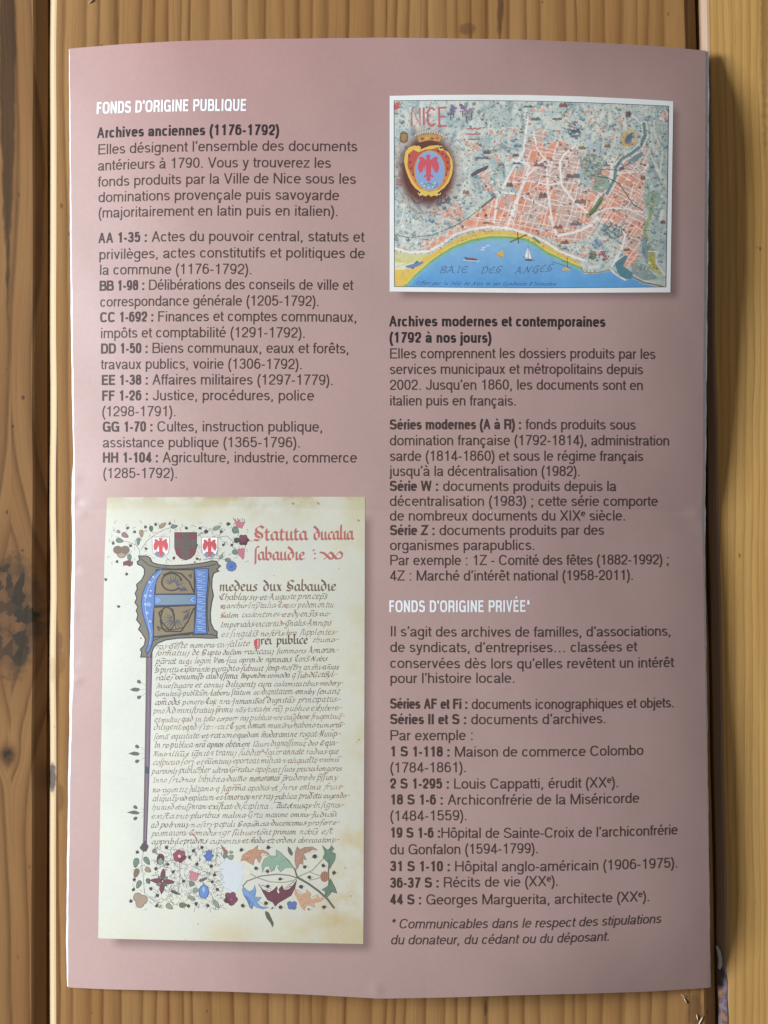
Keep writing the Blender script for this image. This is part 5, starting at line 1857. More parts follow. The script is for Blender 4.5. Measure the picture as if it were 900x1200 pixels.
# lines of cursive
LINES = [
    ("Chablaysij et Auguste princeps", 257, 703.4, 386, 701.9), ("marchio Inytalia Comes pedemontiu", 258, 712.8, 393, 711.4),
    ("Salem valentineñ et dyensis ac", 258, 723.9, 386, 722), ("Imperialis vicarius gnalis Amrupis", 257, 735.4, 390, 732.6),
    ("et ſingulis noſtris hra ſupplentes", 258, 746.8, 394, 743.4), ("raj geſte memoria ai ſalute", 182, 760.4, 294, 757.2),
    ("thuino", 366, 752.6, 395, 752.0),
    ("ſormatiuj de Supto ducam radicauj ſummoris Armorum", 182, 768.6, 395, 764.6),
    ("pariat iugi legim Vim ſua aprende ruminans Cons Nobis", 182, 778.4, 386, 774.8),
    ("Spiritu exparante paradito ſubiuit ſemp noſtrj animi anias", 181, 788.4, 399, 784.2),
    ("ralej vonumiſb audiſſima Impendm comoda q ſubductoyl", 181, 797.0, 393, 793.0),
    ("Inueſtigare et coniuj diligentj cura calamitatibus medery", 182, 806.0, 400, 803.4),
    ("Genulesq publicum laboru ſtatum ac dignitatem omniby ſenatiz", 181, 815.8, 400, 813.0),
    ("comodis ponere Cuy nra Jnmanibat dignitas principatus", 181, 826.4, 397, 822.6),
    ("pmo Adminiſtratiuj primu nos tota hn raj publice exhibere", 180, 836.4, 398, 832.6),
    ("et multuz quid in toto corporr raj publice nre cuig bene fruqentiuz", 180, 846.6, 401, 842.0),
    ("diligent oqnd ſit . ait C ypn domum muneris habeno tumorta", 179, 855.6, 402, 851.8),
    ("ſoma equitate et ratione quedam moderamine rogat Nuiup", 180, 866.0, 397, 862.8),
    ("In re publica nra apnos obtinere lauri dignoſſimuz deo C qui", 180, 876.4, 394, 873.4),
    ("Nouo illius ignit i tranuj ſubditr Igitr annate radias que", 179, 886.6, 399, 883.4),
    ("coſpicuo ſorj et euentuuj oporteat milica i aliqualiz oximis", 179, 896.8, 399, 892.6),
    ("parinmlj publichler ultra Gr ratio apoſteat ſuos pticia longores", 178, 906.4, 402, 903.4),
    ("Inno ſrid nos Inhibita diuino memoramus prudere de pſſuny", 179, 917.0, 398, 913.8),
    ("no agentiz Julzamo q Juprima apodus et Jnris enlina fruit", 179, 928.4, 401, 924.6),
    ("aliquity ad explatum et Innornoy nre raj publica prudetu augendo", 178, 938.8, 407, 935.0),
    ("huiusdebuſj nram exiſtat diſciplina . autotnusqs Inſignis", 178, 949.0, 401, 946.2),
    ("exiſtat ut pluribus malina Grtu maxime omnis Judicia", 177, 959.6, 398, 957.0),
    ("ad polrinuj noſtrj populi Sequencia ducencimus proferre", 177, 970.2, 396, 966.4),
    ("posmaiora Comodis igr ſubuertont primum nobis eſt", 177, 979.8, 392, 977.2),
    ("appribile prudens cupientis et modu et ordens abreuiatony", 177, 989.6, 395, 987.0),
]
ink = MsInk()
for t, x0, y0, x1, y1 in LINES:
    k = rng.uniform(.86, 1.12)
    col = CM(140 * k, 106 * k, 80 * k)
    # word by word, so that ink darkness varies from dip to dip
    words = t.split(' ')
    tot = sum(len(w) + .65 for w in words)
    x = x0
    for w in words:
        wx = (x1 - x0) * len(w) / tot
        yy0 = y0 + (y1 - y0) * (x - x0) / (x1 - x0)
        yy1 = y0 + (y1 - y0) * (x + wx - x0) / (x1 - x0)
        q = rng.uniform(.80, 1.12)
        wc = tuple(min(.8, v * q) for v in col)
        script(ink, w, x + rng.uniform(-.5, .5), yy0 + rng.uniform(-.4, .4), x + wx + rng.uniform(-.4, .8), yy1 + rng.uniform(-.4, .4),
               rng.uniform(3.7, 4.7), rng.uniform(.9, 1.3), math.radians(rng.uniform(30, 48)), wc, .42, .10, .20, .06)
        if rng.random() < .4:                                    # loops and flourishes into the next word
            ink.nib([(x + wx, yy1 - 1), (x + wx + 1.6, yy1 - 2.4), (x + wx + 3.6, yy1 - 3.4), (x + wx + 5, yy1 - 3.0)], .8, .7, wc, .35)
        x += (x1 - x0) * (len(w) + .65) / tot
ink.build("script_lines", label="rows of small brown cursive handwriting")

# illuminated initial A
OLV, OLV2, NAVY, BLU, BLU2, GLD = CM(122, 113, 90), CM(150, 134, 98), CM(50, 54, 66), CM(82, 126, 186), CM(120, 160, 206), CM(138, 118, 80)
frame = Q5([(312, 408), (360, 408), (378, 418), (392, 446), (430, 458), (500, 464), (590, 460), (690, 448), (745, 436), (770, 440), (778, 458), (792, 466), (770, 486), (782, 496),
            (752, 508), (742, 540), (740, 590), (750, 640), (740, 680), (732, 740), (735, 800), (752, 838), (772, 852), (770, 880), (775, 888), (735, 890), (640, 886), (540, 890), (470, 900), (425, 918),
            (400, 944), (388, 976), (384, 1000), (324, 1000), (330, 972), (322, 955), (346, 930), (352, 895), (330, 858), (312, 838), (324, 812), (300, 782), (308, 752), (298, 728), (308, 706), (290, 680), (302, 655),
            (292, 628), (304, 600), (300, 575), (330, 548), (346, 515), (346, 484), (330, 466), (306, 456), (304, 440), (318, 432)])
ink = MsInk()
ink.poly(frame, OLV)
ink.next()
ink.stroke(frame, 1.25, NAVY, closed=True)
for q in range(60):                                   # worn, mottled gold
    x, y = rng.uniform(162, 252), rng.uniform(655, 765)
    if 185 < x < 245 and 668 < y < 742:
        continue
    if x > 246 or (x < 170 and y < 700) or (y > 745 and x > 180):
        continue
    ink.ell(x, y, rng.uniform(.6, 1.6), rng.uniform(.5, 1.2), rng.uniform(0, 3), CM(*rng.choice([(148, 132, 98), (100, 92, 74), (168, 142, 96), (112, 108, 92)])), 8, .5)
# corner leaves of the frame in gold and the dark inner outline
ink.stroke(Q5([(322, 418), (345, 440), (372, 462), (420, 476), (520, 484), (640, 478), (730, 466), (765, 455)]), 1.0, NAVY)
ink.stroke(Q5([(395, 905), (440, 885), (540, 872), (640, 868), (740, 868), (770, 878)]), 1.0, NAVY)
ink.stroke(Q5([(720, 490), (728, 560), (716, 660), (714, 760), (722, 850)]), .9, NAVY)
ink.next()
ink.poly(Q5([(412, 484), (642, 484), (642, 634), (400, 634)]), NAVY)
ink.poly(Q5([(398, 698), (648, 694), (642, 862), (396, 888)]), NAVY)
ink.next()
ink.poly(Q5([(440, 492), (634, 492), (636, 626), (412, 628), (418, 560)]), GLD)
ink.poly(Q5([(405, 712), (640, 700), (634, 852), (402, 878)]), GLD)
ink.poly(Q5([(440, 496), (480, 494), (430, 560), (420, 600)]), CM(176, 140, 84))
ink.next()
# blue letter: bowed left limb, right stem, cross bar
limb = Q5([(455, 482), (425, 492), (392, 520), (358, 568), (336, 625), (327, 685), (335, 745), (352, 800), (368, 850), (374, 890), (366, 930), (352, 966), (366, 978), (384, 945), (396, 900), (398, 850), (394, 790),
           (398, 740), (404, 700), (404, 640), (408, 590), (422, 540), (446, 500)])
ink.poly(limb, BLU)
ink.poly(Q5([(638, 482), (722, 482), (718, 560), (708, 660), (706, 760), (712, 862), (636, 864), (646, 760), (652, 660), (646, 560)]), BLU)
ink.poly(Q5([(404, 634), (650, 634), (652, 692), (404, 700)]), CM(112, 138, 150))
ink.next()
ink.poly(Q5([(404, 634), (432, 648), (452, 668), (430, 684), (404, 700)]), BLU)
ink.poly(Q5([(650, 634), (622, 648), (604, 664), (626, 680), (652, 692)]), BLU)
for p in (limb, Q5([(638, 482), (722, 482), (718, 560), (708, 660), (706, 760), (712, 862), (636, 864), (646, 760), (652, 660), (646, 560)])):
    ink.stroke(p, .9, CM(46, 62, 104), closed=True)
ink.stroke(Q5([(404, 634), (650, 634)]), .9, CM(46, 62, 104))
ink.stroke(Q5([(404, 698), (652, 692)]), .9, CM(46, 62, 104))
ink.next()
# pale filigree on the blue
LT = CM(186, 212, 232)
for cx, cy, r in ((352, 640, 9), (372, 690, 13), (352, 690, 7), (380, 640, 6), (362, 740, 8), (384, 610, 5), (376, 560, 8), (398, 530, 5), (380, 790, 6)):
    ink.stroke([(100 + (cx + r * (1 - t / 22) * math.cos(t * .7)) / 5, 570 + (cy + r * (1 - t / 22) * math.sin(t * .7)) / 5) for t in range(0, 18)], .45, LT)
for q in range(9):
    y = 500 + q * 40
    ink.stroke(Q5([(654, y), (700, y + 4), (660, y + 22), (704, y + 28)]), .45, LT)
    ink.stroke(Q5([(656, y + 12), (684, y + 14)]), .45, LT)
for a in (Q5([(420, 650), (440, 667), (420, 684)]), Q5([(410, 655), (424, 667), (410, 680)]), Q5([(636, 650), (618, 665), (638, 678)])):
    ink.stroke(a, .5, LT)
ink.stroke(Q5([(448, 496), (404, 540), (368, 600), (350, 670), (354, 740), (372, 810), (386, 870), (374, 930)]), .4, LT)
ink.next()
# dark scrolling beasts in the two gold panels
DK, DK2 = CM(58, 52, 56), CM(84, 78, 84)
for cx, cy, rx, ry, a0, a1 in ((505, 560, 58, 50, 40, 360), (480, 780, 40, 70, -60, 240)):
    ink.stroke([(100 + (cx + rx * math.cos(math.radians(t))) / 5, 570 + (cy + ry * math.sin(math.radians(t))) / 5) for t in range(a0, a1, 12)], 1.7, DK)
ink.stroke(Q5([(455, 520), (500, 500), (560, 510), (610, 560), (636, 620)]), 1.6, DK)
ink.stroke(Q5([(636, 712), (600, 790), (560, 850), (500, 850), (450, 800), (430, 740), (470, 706), (510, 720), (520, 760)]), 1.5, DK)
for q in range(11):
    a = math.radians(-160 + q * 17)
    ink.stroke([(100 + (515 + 18 * math.cos(a)) / 5, 570 + (580 + 18 * math.sin(a)) / 5), (100 + (515 + 68 * math.cos(a)) / 5, 570 + (575 + 60 * math.sin(a)) / 5)], 1.5, DK2 if q % 2 else CM(90, 100, 104), w1=.4)
    a = math.radians(20 + q * 20)
    ink.stroke([(100 + (520 + 16 * math.cos(a)) / 5, 570 + (775 + 16 * math.sin(a)) / 5), (100 + (520 + 66 * math.cos(a)) / 5, 570 + (785 + 56 * math.sin(a)) / 5)], 1.5, DK2 if q % 2 else CM(90, 100, 104), w1=.4)
for pts in ([(540, 600), (580, 590), (600, 610), (560, 615)], [(580, 760), (610, 730), (600, 770), (570, 790)], [(415, 820), (440, 830), (430, 850)], [(600, 520), (625, 510), (620, 540)], [(560, 740), (620, 715), (590, 740)]):
    ink.poly(Q5(pts), DK2)
ink.stroke(Q5([(420, 820), (450, 835), (520, 840), (580, 825)]), 1.0, DK)
ink.build("initial_letter", label="large blue illuminated initial A on an olive gold frame")

# bar down the left of the text with its diamond foot, small leaf sprays
ink = MsInk()
bar = [(172, 763), (178.2, 763), (176.8, 830), (175.6, 880), (174.6, 905), (172.6, 960), (171.4, 988), (168.4, 988), (169.4, 940), (170.4, 880), (171.2, 820)]
ink.poly(bar, CM(118, 96, 112))
ink.next()
ink.stroke([(171.8, 763), (171.2, 820), (170.2, 880), (169.2, 940), (168.2, 988)], 1.3, CM(98, 92, 72))
ink.stroke([(178.2, 764), (176.6, 830), (175.2, 890), (173, 950), (171.6, 988)], .8, CM(64, 56, 84))
ink.stroke([(175, 764), (173.8, 830), (172.6, 900), (170, 985)], .7, CM(150, 118, 136))
ink.poly([(170, 985), (174.2, 992), (171.6, 997.6), (168, 998.4), (163.4, 993.8), (166.6, 988.6)], CM(82, 70, 84))
ink.poly([(170.6, 898), (174.6, 899), (174.2, 907), (170.2, 906)], CM(72, 70, 96))
ink.build("margin_bar", label="thin purple bar down the left of the handwriting")


def leaf(ink, cx, cy, rx, ry, ang, col, rib=True):
    ca, sa = math.cos(ang), math.sin(ang)
    P = []
    for i in range(16):
        t = 2 * math.pi * i / 16
        a = rx * math.cos(t) * (1.08 if math.cos(t) > .9 else 1)
        b = ry * math.sin(t) * (1 - .25 * math.cos(t))
        P.append((cx + a * ca - b * sa, cy + a * sa + b * ca))
    ink.poly(P, tuple(v * .55 for v in col))
    ink.next(.4)
    ink.poly([(cx + (x - cx) * .78 - .12, cy + (y - cy) * .78 - .12) for x, y in P], col)
    ink.next(.4)
    if rib:
        ink.stroke([(cx - rx * .7 * ca, cy - rx * .7 * sa), (cx + rx * .75 * ca, cy + rx * .75 * sa)], .35, tuple(v * .6 for v in col))
    ink.z0 -= .8


def bloom(ink, cx, cy, r, n, col, heart, rot=0.0):
    for dark, k in ((.55, 1.0), (1.0, .86)):
        for i in range(n):
            t = rot + 2 * math.pi * i / n
            ink.ell(cx + r * .55 * math.cos(t), cy + r * .55 * math.sin(t), r * .52 * k, r * .46 * k, t, tuple(v * dark for v in col), 12)
        ink.next(.4)
    ink.ell(cx, cy, r * .45, r * .45, 0, tuple(v * .9 for v in col), 10)
    ink.next(.4)
    for i in range(5):
        ink.ell(cx + r * .16 * math.cos(i * 1.26), cy + r * .16 * math.sin(i * 1.26), r * .11, r * .11, 0, heart, 7)
    ink.z0 -= 1.2


def gold_dot(ink, x, y, r=1.5):
    c = CM(66, 58, 52)
    ink.ell(x, y, r, r, 0, c, 9, .3)
    for i in range(3):
        a = rng.uniform(0, 6.28)
        ink.stroke([(x + r * .8 * math.cos(a), y + r * .8 * math.sin(a)), (x + (r + 1.3) * math.cos(a), y + (r + 1.3) * math.sin(a))], .3, CM(90, 84, 80))


def filigree(ink, x0, y0, x1, y1, n, col=(110, 112, 110)):
    for _ in range(n):
        x, y = rng.uniform(x0, x1), rng.uniform(y0, y1)
        a = rng.uniform(0, 6.28)
        p = [(x, y)]
        k = rng.uniform(-.9, .9)
        for _ in range(4):
            a += k
            p.append((p[-1][0] + 1.1 * math.cos(a), p[-1][1] + 1.1 * math.sin(a)))
        ink.stroke(p, .34, CM(*col))
        if rng.random() < .6:
            ink.ell(x, y, .42, .42, 0, CM(80, 76, 74), 6)


GRN, GRN2, MAR, PNK, TAN, BLU3, ORG = CM(104, 130, 106), CM(132, 150, 118), CM(122, 56, 72), CM(190, 104, 112), CM(158, 132, 98), CM(78, 112, 176), CM(188, 136, 98)
ink = MsInk()
for y, dx in ((808, 0), (883, 0), (952, 0)):
    b = 172 - (y - 763) * .02
    ink.poly([(152 - (y - 808) * .025, y), (157, y - 2.4), (163 - (y - 808) * .02, y - 1.6), (164, y + .6), (161, y + 2.6), (156, y + 2.2)], CM(92, 96, 86))
    for oy in (-9 if y < 810 else -8 if y < 890 else -6, 9 if y < 900 else 7):
        leaf(ink, 163 - (y - 808) * .03, y + oy, 2.6, 2.0, -.5 if oy > 0 else .6, CM(92, 96, 90), False)
        ink.stroke([(165.5, y + oy * .9), (b, y + oy * .45)], .35, CM(150, 150, 144))
    ink.stroke([(164, y), (b, y)], .35, CM(150, 150, 144))
ink.build("margin_leaves")

# shields above the initial
ink = MsInk()


def shield(ink, x0, y0, x1, y1, fill, edge):
    w, h = x1 - x0, y1 - y0
    P = [(x0, y0), (x1, y0), (x1, y0 + h * .55), (x1 - w * .08, y0 + h * .78), (x1 - w * .26, y0 + h * .93), (x0 + w * .5, y1), (x0 + w * .26, y0 + h * .93), (x0 + w * .08, y0 + h * .78), (x0, y0 + h * .55)]
    ink.poly(P, fill)
    ink.next(.5)
    ink.stroke(P, .7, edge, closed=True)
    ink.next(.5)


shield(ink, 178.4, 629.2, 198.4, 653.6, CM(238, 236, 228), CM(150, 146, 136))
ink.poly([(180.5, 649), (184, 645.5), (187, 649), (190, 645), (194, 649.5), (190, 653), (184.4, 652.4)], CM(122, 140, 152))
shield(ink, 236.2, 629.6, 255, 654.2, CM(238, 236, 228), CM(140, 132, 122))
ink.poly([(238.6, 649.6), (242, 646), (245.6, 650), (249, 646), (252.4, 650), (248, 653), (242, 652.8)], CM(122, 140, 162))
ink.next()
eagle(ink, 188.4, 641, .80, .70, CM(212, 60, 66))
eagle(ink, 245.6, 641.4, .76, .68, CM(206, 58, 62))
ink.stroke([(180, 630.4), (197, 630.4)], .7, CM(190, 186, 176))
ink.build("eagle_shields", label="pair of small white shields with red eagles")
ink = MsInk()
shield(ink, 204.6, 624, 230.4, 656.4, CM(128, 54, 66), CM(70, 54, 56))
ink.poly([(205, 632), (214, 632), (213.6, 624.2), (221.6, 624.2), (221.4, 632), (230.2, 632), (230.0, 642.6), (221.8, 642.6), (221.4, 653.5), (217.4, 655.8), (213.6, 653.6), (213, 642.6), (205, 642.6)], CM(96, 84, 76))
ink.next()
for q in range(40):
    ink.ell(rng.uniform(206, 229), rng.uniform(625, 650), .7, .6, 0, CM(*rng.choice([(84, 60, 62), (110, 90, 84), (104, 60, 66)])), 7)
ink.build("cross_shield", label="dark maroon shield with a grey cross")

# spray of leaves, flowers and gold dots around the shields
ink = MsInk()
SPR = CM(138, 138, 122)
for p in (Q5([(320, 405), (318, 375), (300, 345), (250, 325), (195, 318)]), Q5([(325, 372), (360, 320), (410, 280), (470, 250), (530, 235)]), Q5([(300, 350), (290, 320), (310, 300)]),
          Q5([(655, 290), (700, 262), (760, 250)]), Q5([(770, 300), (830, 290), (870, 330)]), Q5([(780, 290), (820, 250)]), Q5([(690, 430), (760, 420), (830, 430)])):
    ink.stroke(p, .7, SPR)
filigree(ink, 128, 612, 204, 660, 55)
filigree(ink, 232, 612, 292, 660, 85)
filigree(ink, 200, 612, 240, 623, 12)
ink.next(1.0)
for x, y, rx, ry, a, c in ((200, 317, 22, 15, .2, GRN), (232, 286, 22, 15, .5, CM(150, 104, 100)), (310, 322, 22, 11, 1.6, GRN), (328, 275, 22, 13, 1.5, TAN), (385, 248, 18, 12, 1.5, GRN), (452, 228, 24, 13, -.6, TAN),
                           (258, 418, 22, 13, 1.5, GRN), (520, 235, 20, 12, -.2, CM(112, 116, 112)), (770, 243, 24, 13, -.4, GRN2), (708, 265, 12, 12, 0, CM(60, 66, 62)), (838, 220, 12, 10, 0, CM(60, 70, 62)),
                           (835, 435, 20, 12, .6, GRN), (795, 412, 16, 10, -1, GRN2), (880, 255, 22, 18, .8, GRN), (888, 316, 18, 16, 0, CM(70, 90, 76)), (880, 385, 22, 16, .2, GRN), (194, 265, 12, 10, .5, CM(150, 120, 130))):
    leaf(ink, 100 + x / 5, 570 + y / 5, rx / 5, ry / 5, a, c)
for x, y in ((190, 372), (232, 372), (212, 396)):
    ink.ell(100 + x / 5, 570 + y / 5, 5.6, 5.0, 0, CM(120, 98, 76), 12)
ink.next(.4)
for x, y in ((190, 372), (232, 372), (212, 396)):
    ink.ell(100 + x / 5, 570 + y / 5, 4.6, 4.0, 0, CM(166, 140, 110), 12)
ink.poly(Q5([(220, 442), (250, 432), (280, 442), (276, 462), (258, 470), (240, 462), (222, 466)]), MAR)
ink.z0 -= .4
for x, y in ((247, 244), (288, 265), (352, 238), (412, 222), (495, 218), (163, 334), (265, 348), (356, 365), (186, 440), (242, 515), (592, 245), (672, 245), (795, 265), (808, 342), (858, 344), (518, 420), (655, 424), (195, 705), (120, 545), (652, 345)):
    gold_dot(ink, 100 + x / 5, 570 + y / 5, 1.7)
# thistle, maroon bloom, pink trumpet and blue cornflower to the left of the title
ink.poly(Q5r([(66, 182), (85, 205), (100, 192), (112, 210), (138, 205), (118, 248), (85, 240)]), PNK)
ink.ell(275.4, 621, 3.8, 4.6, .2, GRN, 12)
bloom(ink, 285, 632.8, 6.4, 6, MAR, CM(160, 110, 90))
ink.ell(277.4, 632.4, 2.4, 2.8, 0, GRN, 10)
ink.poly(Q5r([(92, 365), (135, 362), (130, 420), (122, 430), (90, 392)]), PNK)
ink.ell(274.8, 646.4, 3.2, 2.8, 0, GRN, 10)
bloom(ink, 271, 663.6, 6.0, 9, BLU3, CM(50, 70, 130))
ink.ell(267.6, 656.6, 3.4, 3.0, .4, GRN, 10)
for q in range(6):
    ink.stroke(Q5r([(70 + q * 12, 195 + (q % 3) * 8), (66 + q * 13, 184 + (q % 2) * 6)]), .5, CM(110, 60, 80))
ink.build("flower_spray", label="spray of painted leaves and flowers beside the red title")

# foot border, left half: small flowers on filigree
ink = MsInk()
filigree(ink, 180, 992, 262, 1066, 520, (92, 96, 94))
filigree(ink, 155, 1004, 180, 1066, 26)
for p in (QL([(228, 110), (215, 180), (225, 260), (235, 400), (300, 450), (350, 470)]), QL([(480, 180), (485, 300), (470, 390)]), QL([(560, 210), (620, 230), (680, 260)]), QL([(700, 400), (720, 440), (745, 470)]),
          QL([(240, 420), (290, 445), (340, 450)]), QL([(430, 180), (470, 215), (500, 230)])):
    ink.stroke(p, .55, SPR)
ink.next(1.0)
for x, y, rx, ry, a, c in ((176, 185, 34, 21, 1.8, GRN), (252, 172, 32, 19, 1.0, GRN), (178, 258, 34, 20, 1.9, TAN), (260, 236, 24, 19, .6, TAN), (195, 338, 30, 18, 2.0, GRN), (262, 315, 20, 16, 1.2, CM(90, 104, 90)),
                           (566, 434, 30, 15, .4, GRN2), (740, 478, 34, 16, .9, GRN2), (410, 494, 28, 19, .6, GRN2), (505, 484, 26, 20, 0, CM(100, 118, 84)), (594, 380, 20, 19, 0, GRN2), (568, 334, 20, 20, 0, GRN),
                           (452, 396, 36, 11, .4, CM(116, 104, 92)), (648, 304, 30, 11, -.4, CM(110, 96, 100)), (305, 104, 16, 16, .4, CM(130, 126, 112)), (802, 138, 18, 18, 0, GRN), (842, 148, 18, 22, 1.2, GRN2), (845, 112, 14, 12, 0, GRN2)):
    leaf(ink, 130 + x / 6, 980 + y / 6, rx / 6, ry / 6, a, c)
ink.ell(130 + 348 / 6, 980 + 162 / 6, 4.5, 6.9, .1, tuple(v * .6 for v in MAR), 14)
bloom(ink, 130 + 482 / 6, 980 + 140 / 6, 7.6, 6, CM(150, 62, 82), CM(226, 200, 170), .3)
for t in range(4):
    a = math.pi / 2 * t + .08
    leaf(ink, 130 + (362 + 42 * math.cos(a)) / 6, 980 + (316 + 46 * math.sin(a)) / 6, 6.6, 3.0, a, MAR)
    leaf(ink, 130 + (362 + 30 * math.cos(a + .78)) / 6, 980 + (316 + 30 * math.sin(a + .78)) / 6, 3.0, 2.0, a + .78, GRN)
ink.poly(QL([(548, 240), (625, 262), (612, 290), (600, 312), (558, 312), (556, 280)]), PNK)
ink.poly(QL([(684, 92), (704, 112), (720, 138), (706, 162), (684, 180), (664, 160), (652, 138), (668, 118)]), BLU3)
ink.poly(QL([(770, 54), (800, 86), (826, 110), (818, 126), (800, 126), (784, 96)]), CM(152, 92, 88))
for x, y in ((188, 430), (226, 446), (204, 470)):
    ink.ell(130 + x / 6, 980 + y / 6, 5.4, 5.8, 0, CM(120, 98, 76), 12)
ink.ell(130 + 653 / 6, 980 + 390 / 6, 6.2, 8.2, 0, CM(60, 92, 150), 16)
bloom(ink, 130 + 842 / 6, 980 + 438 / 6, 8.0, 5, CM(122, 58, 82), CM(150, 90, 110), .2)
ink.next(.5)
ink.ell(130 + 350 / 6, 980 + 160 / 6, 3.4, 5.6, .1, CM(150, 84, 96), 14)
for x, y in ((188, 430), (226, 446), (204, 470)):
    ink.ell(130 + x / 6, 980 + y / 6, 4.6, 5.0, 0, CM(164, 136, 106), 12)
ink.ell(130 + 653 / 6, 980 + 390 / 6, 5.2, 7.2, 0, CM(88, 134, 190), 16)
ink.next(.5)
ink.poly(QL([(330, 170), (350, 150), (368, 172), (360, 200), (338, 200)]), GRN2)
for q in range(4):
    ink.stroke(QL([(560 + q * 15, 252 + q * 5), (566 + q * 10, 306)]), .5, CM(220, 150, 150))
for q in range(6):
    a = q * 1.05
    ink.poly(QL([(686 + 24 * math.cos(a - .3), 138 + 28 * math.sin(a - .3)), (686 + 44 * math.cos(a), 138 + 48 * math.sin(a)), (686 + 24 * math.cos(a + .3), 138 + 28 * math.sin(a + .3))]), CM(64, 90, 140))
ink.poly(QL([(640, 370), (655, 350), (662, 380), (650, 400)]), CM(140, 176, 214))
ink.z0 -= 1.0
for x, y in ((390, 80), (578, 102), (552, 148), (604, 196), (705, 210), (436, 250), (398, 197), (316, 228), (510, 316), (728, 272), (712, 320), (748, 374), (598, 474), (680, 488), (322, 488), (328, 416), (280, 370), (140, 456), (158, 375), (163, 305), (640, 78), (545, 500 - 10), (186, 112)):
    gold_dot(ink, 130 + x / 6, 980 + y / 6, 2.0)
ink.build("flower_border", label="small painted flowers along the left of the foot border")

# foot border, right half: acanthus scrolls
ink = MsInk()
ink.stroke(QR([(80, 330), (110, 295), (200, 262), (310, 250), (390, 258), (440, 275)]), 1.4, CM(120, 118, 96))
ink.stroke(QR([(120, 240), (180, 275), (260, 300), (350, 305), (420, 290), (450, 265), (540, 225), (590, 170), (630, 130)]), 1.1, CM(150, 140, 112))
ink.stroke(QR([(440, 270), (510, 310), (580, 360), (640, 415), (685, 475)]), 2.4, CM(92, 96, 74))
ink.stroke(QR([(440, 270), (425, 220), (380, 160), (330, 115)]), 1.8, CM(84, 100, 80))
ink.stroke(QR([(520, 235), (560, 250), (600, 265)]), .8, SPR)
ink.stroke(QR([(520, 290), (560, 282), (600, 268)]), .8, SPR)
ink.stroke(QR([(650, 170), (645, 240), (650, 300), (640, 360)]), 1.4, CM(80, 96, 76))
ink.next(1.0)
AC = [
    ([(68, 165), (80, 125), (120, 95), (150, 85), (180, 60), (178, 92), (215, 90), (250, 110), (258, 128), (215, 108), (190, 112), (205, 140), (190, 176), (175, 140), (158, 150), (150, 190), (128, 178), (100, 160), (84, 155)], CM(190, 134, 92)),
    ([(300, 88), (332, 108), (370, 150), (405, 190), (430, 215), (390, 205), (360, 210), (330, 235), (315, 215), (322, 190), (300, 188), (285, 225), (268, 232), (255, 195), (225, 200), (210, 242), (205, 190), (222, 150), (260, 128), (305, 130)], CM(134, 168, 134)),
    ([(440, 68), (452, 92), (490, 72), (540, 70), (578, 92), (540, 88), (505, 100), (480, 115), (500, 155), (472, 150), (478, 185), (455, 180), (436, 222), (424, 160), (428, 100)], CM(176, 128, 100)),
    ([(605, 60), (640, 92), (655, 80), (665, 62), (682, 82), (668, 105), (692, 115), (690, 150), (655, 215), (648, 180), (628, 160), (610, 140), (622, 110)], CM(98, 130, 104)),
    ([(660, 280), (690, 340), (702, 376), (668, 366), (640, 400), (622, 390), (625, 365), (602, 352), (640, 330)], CM(92, 124, 96)),
    ([(84, 330), (100, 352), (125, 365), (150, 352), (160, 322), (168, 360), (160, 400), (205, 402), (185, 425), (170, 440), (200, 462), (255, 470), (215, 480), (175, 470), (150, 455), (142, 480), (128, 470), (110, 425), (88, 390), (78, 355)], CM(108, 148, 188)),
    ([(185, 312), (210, 350), (255, 372), (288, 350), (305, 330), (305, 370), (325, 385), (322, 345), (340, 325), (352, 355), (385, 350), (415, 320), (438, 285), (425, 340), (400, 390), (350, 420), (315, 440), (295, 462), (280, 436), (245, 420), (215, 370)], CM(112, 52, 68)),
    ([(424, 340), (440, 372), (470, 385), (500, 370), (502, 352), (530, 380), (522, 410), (560, 415), (575, 385), (585, 412), (625, 400), (595, 430), (550, 440), (555, 470), (520, 455), (492, 455), (488, 490), (468, 470), (445, 420), (424, 380)], CM(204, 152, 106)),
]
for pts, c in AC:
    P = QR(pts)
    ink.poly(P, c)
ink.next(.6)
for pts, c in AC:
    P = QR(pts)
    ink.stroke(P, .5, tuple(v * .6 for v in c), closed=True)
    cx = sum(p[0] for p in P) / len(P)
    cy = sum(p[1] for p in P) / len(P)
    for q in range(0, len(P)):
        m = (P[q][0] * .35 + cx * .65, P[q][1] * .35 + cy * .65)
        ink.stroke([(P[q][0] * .85 + cx * .15, P[q][1] * .85 + cy * .15), m], .75, tuple(min(.62, v * (1.45 if q % 3 == 1 else .72)) for v in c), w1=.25)
ink.poly(QR([(330, 165), (370, 165), (405, 195), (360, 205), (335, 225), (322, 205)]), CM(110, 156, 112))
ink.poly(QR([(84, 385), (110, 420), (128, 468), (142, 478), (150, 450), (130, 420), (105, 395)]), CM(82, 118, 176))
ink.ell(270 + 620 / 5.625, 980 + 266 / 5.625, 5.0, 6.4, 0, CM(172, 112, 76), 14)
for q in (-2, 0, 2):
    ink.stroke([(270 + 620 / 5.625 + q, 980 + 236 / 5.625), (270 + 620 / 5.625 + q * 1.2, 980 + 296 / 5.625)], .4, CM(120, 76, 56))
ink.next(.5)
for cx, cy in ((390, 445), (420, 445), (395, 465), (418, 468), (405, 455)):
    ink.ell(270 + cx / 5.625, 980 + cy / 5.625, 3.2, 3.2, 0, CM(88, 108, 156), 11)
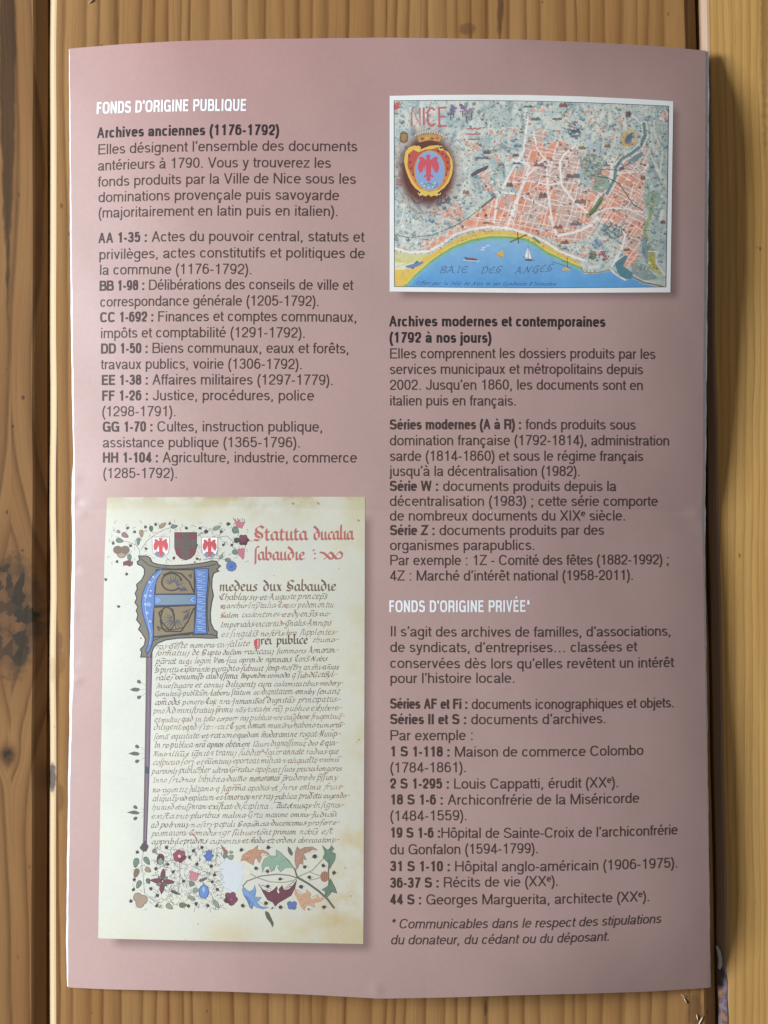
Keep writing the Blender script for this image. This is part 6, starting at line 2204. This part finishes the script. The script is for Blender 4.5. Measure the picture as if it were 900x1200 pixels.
for p, c in (([(378, 66), (395, 80), (412, 112), (405, 130), (388, 118), (378, 95)], CM(96, 96, 84)), ([(230, 492), (250, 500), (270, 540), (285, 575), (278, 602), (262, 570), (238, 540), (228, 508)], CM(86, 92, 76)),
             ([(0, 385), (30, 380), (46, 425), (20, 455), (0, 448)], CM(122, 58, 82)), ([(85, 200), (120, 215), (140, 240), (110, 262), (84, 245)], CM(216, 206, 172))):
    ink.poly(QR(p), c)
ink.next(.4)
for q in range(5):
    ink.stroke(QR([(240 + q * 9, 512 + q * 16), (262 + q * 5, 518 + q * 15)]), .5, CM(60, 64, 54))
for x, y, r in ((72, 90, 2.2), (250, 74, 2.3), (168, 210, 2.2), (246, 232, 2.0), (328, 282, 1.9), (246, 330, 2.2), (490, 202, 2.0), (555, 134, 2.6), (520, 270, 2.2), (466, 332, 2.4), (612, 194, 2.2), (682, 242, 2.2), (235, 440, 2.2), (330, 468, 2.2), (80, 458, 2.2), (616, 466, 2.2), (275, 474, 1.0), (515, 482, 1.0)):
    gold_dot(ink, 270 + x / 5.625, 980 + y / 5.625, r)
    ink.stroke([(270 + x / 5.625 + 2, 980 + y / 5.625 - .4), (270 + x / 5.625 + 4.6, 980 + y / 5.625 + .2)], .4, CM(120, 116, 104))
ink.build("acanthus_border", label="curling acanthus leaves along the right of the foot border")
ink = MsInk()
ink.poly([(258.6, 1008.2), (264, 1007.6), (276, 1009.6), (283.6, 1012), (286.2, 1017), (285.2, 1027), (282.6, 1036), (277.4, 1045.8), (272, 1044.8), (262.6, 1040), (259, 1034), (257.6, 1020)], CM(200, 206, 200))
ink.next(.5)
ink.stroke([(258.6, 1008.2), (257.6, 1020), (259, 1034), (262.6, 1040), (272, 1044.8)], .5, CM(176, 176, 160))
ink.build("blank_patch", label="bare white patch in the foot border")
# foxing and pin holes of the old leaf
for x, y, r in ((420.4, 867, 1.2), (418, 869.6, .7), (321, 674.4, .7), (404.6, 1017, 1.2), (411, 1050, 1.0), (373, 590, 1.6), (343, 590, 1.8), (217, 1100.6, .7), (232, 1083, .9), (397, 666, .8), (234, 680, .5), (420, 610, 1.6)):
    ink = MsInk()
    ink.ell(x, y, r, r * .8, .4, CM(168, 140, 96), 9, .6)
    ink.build("foxing_spot")
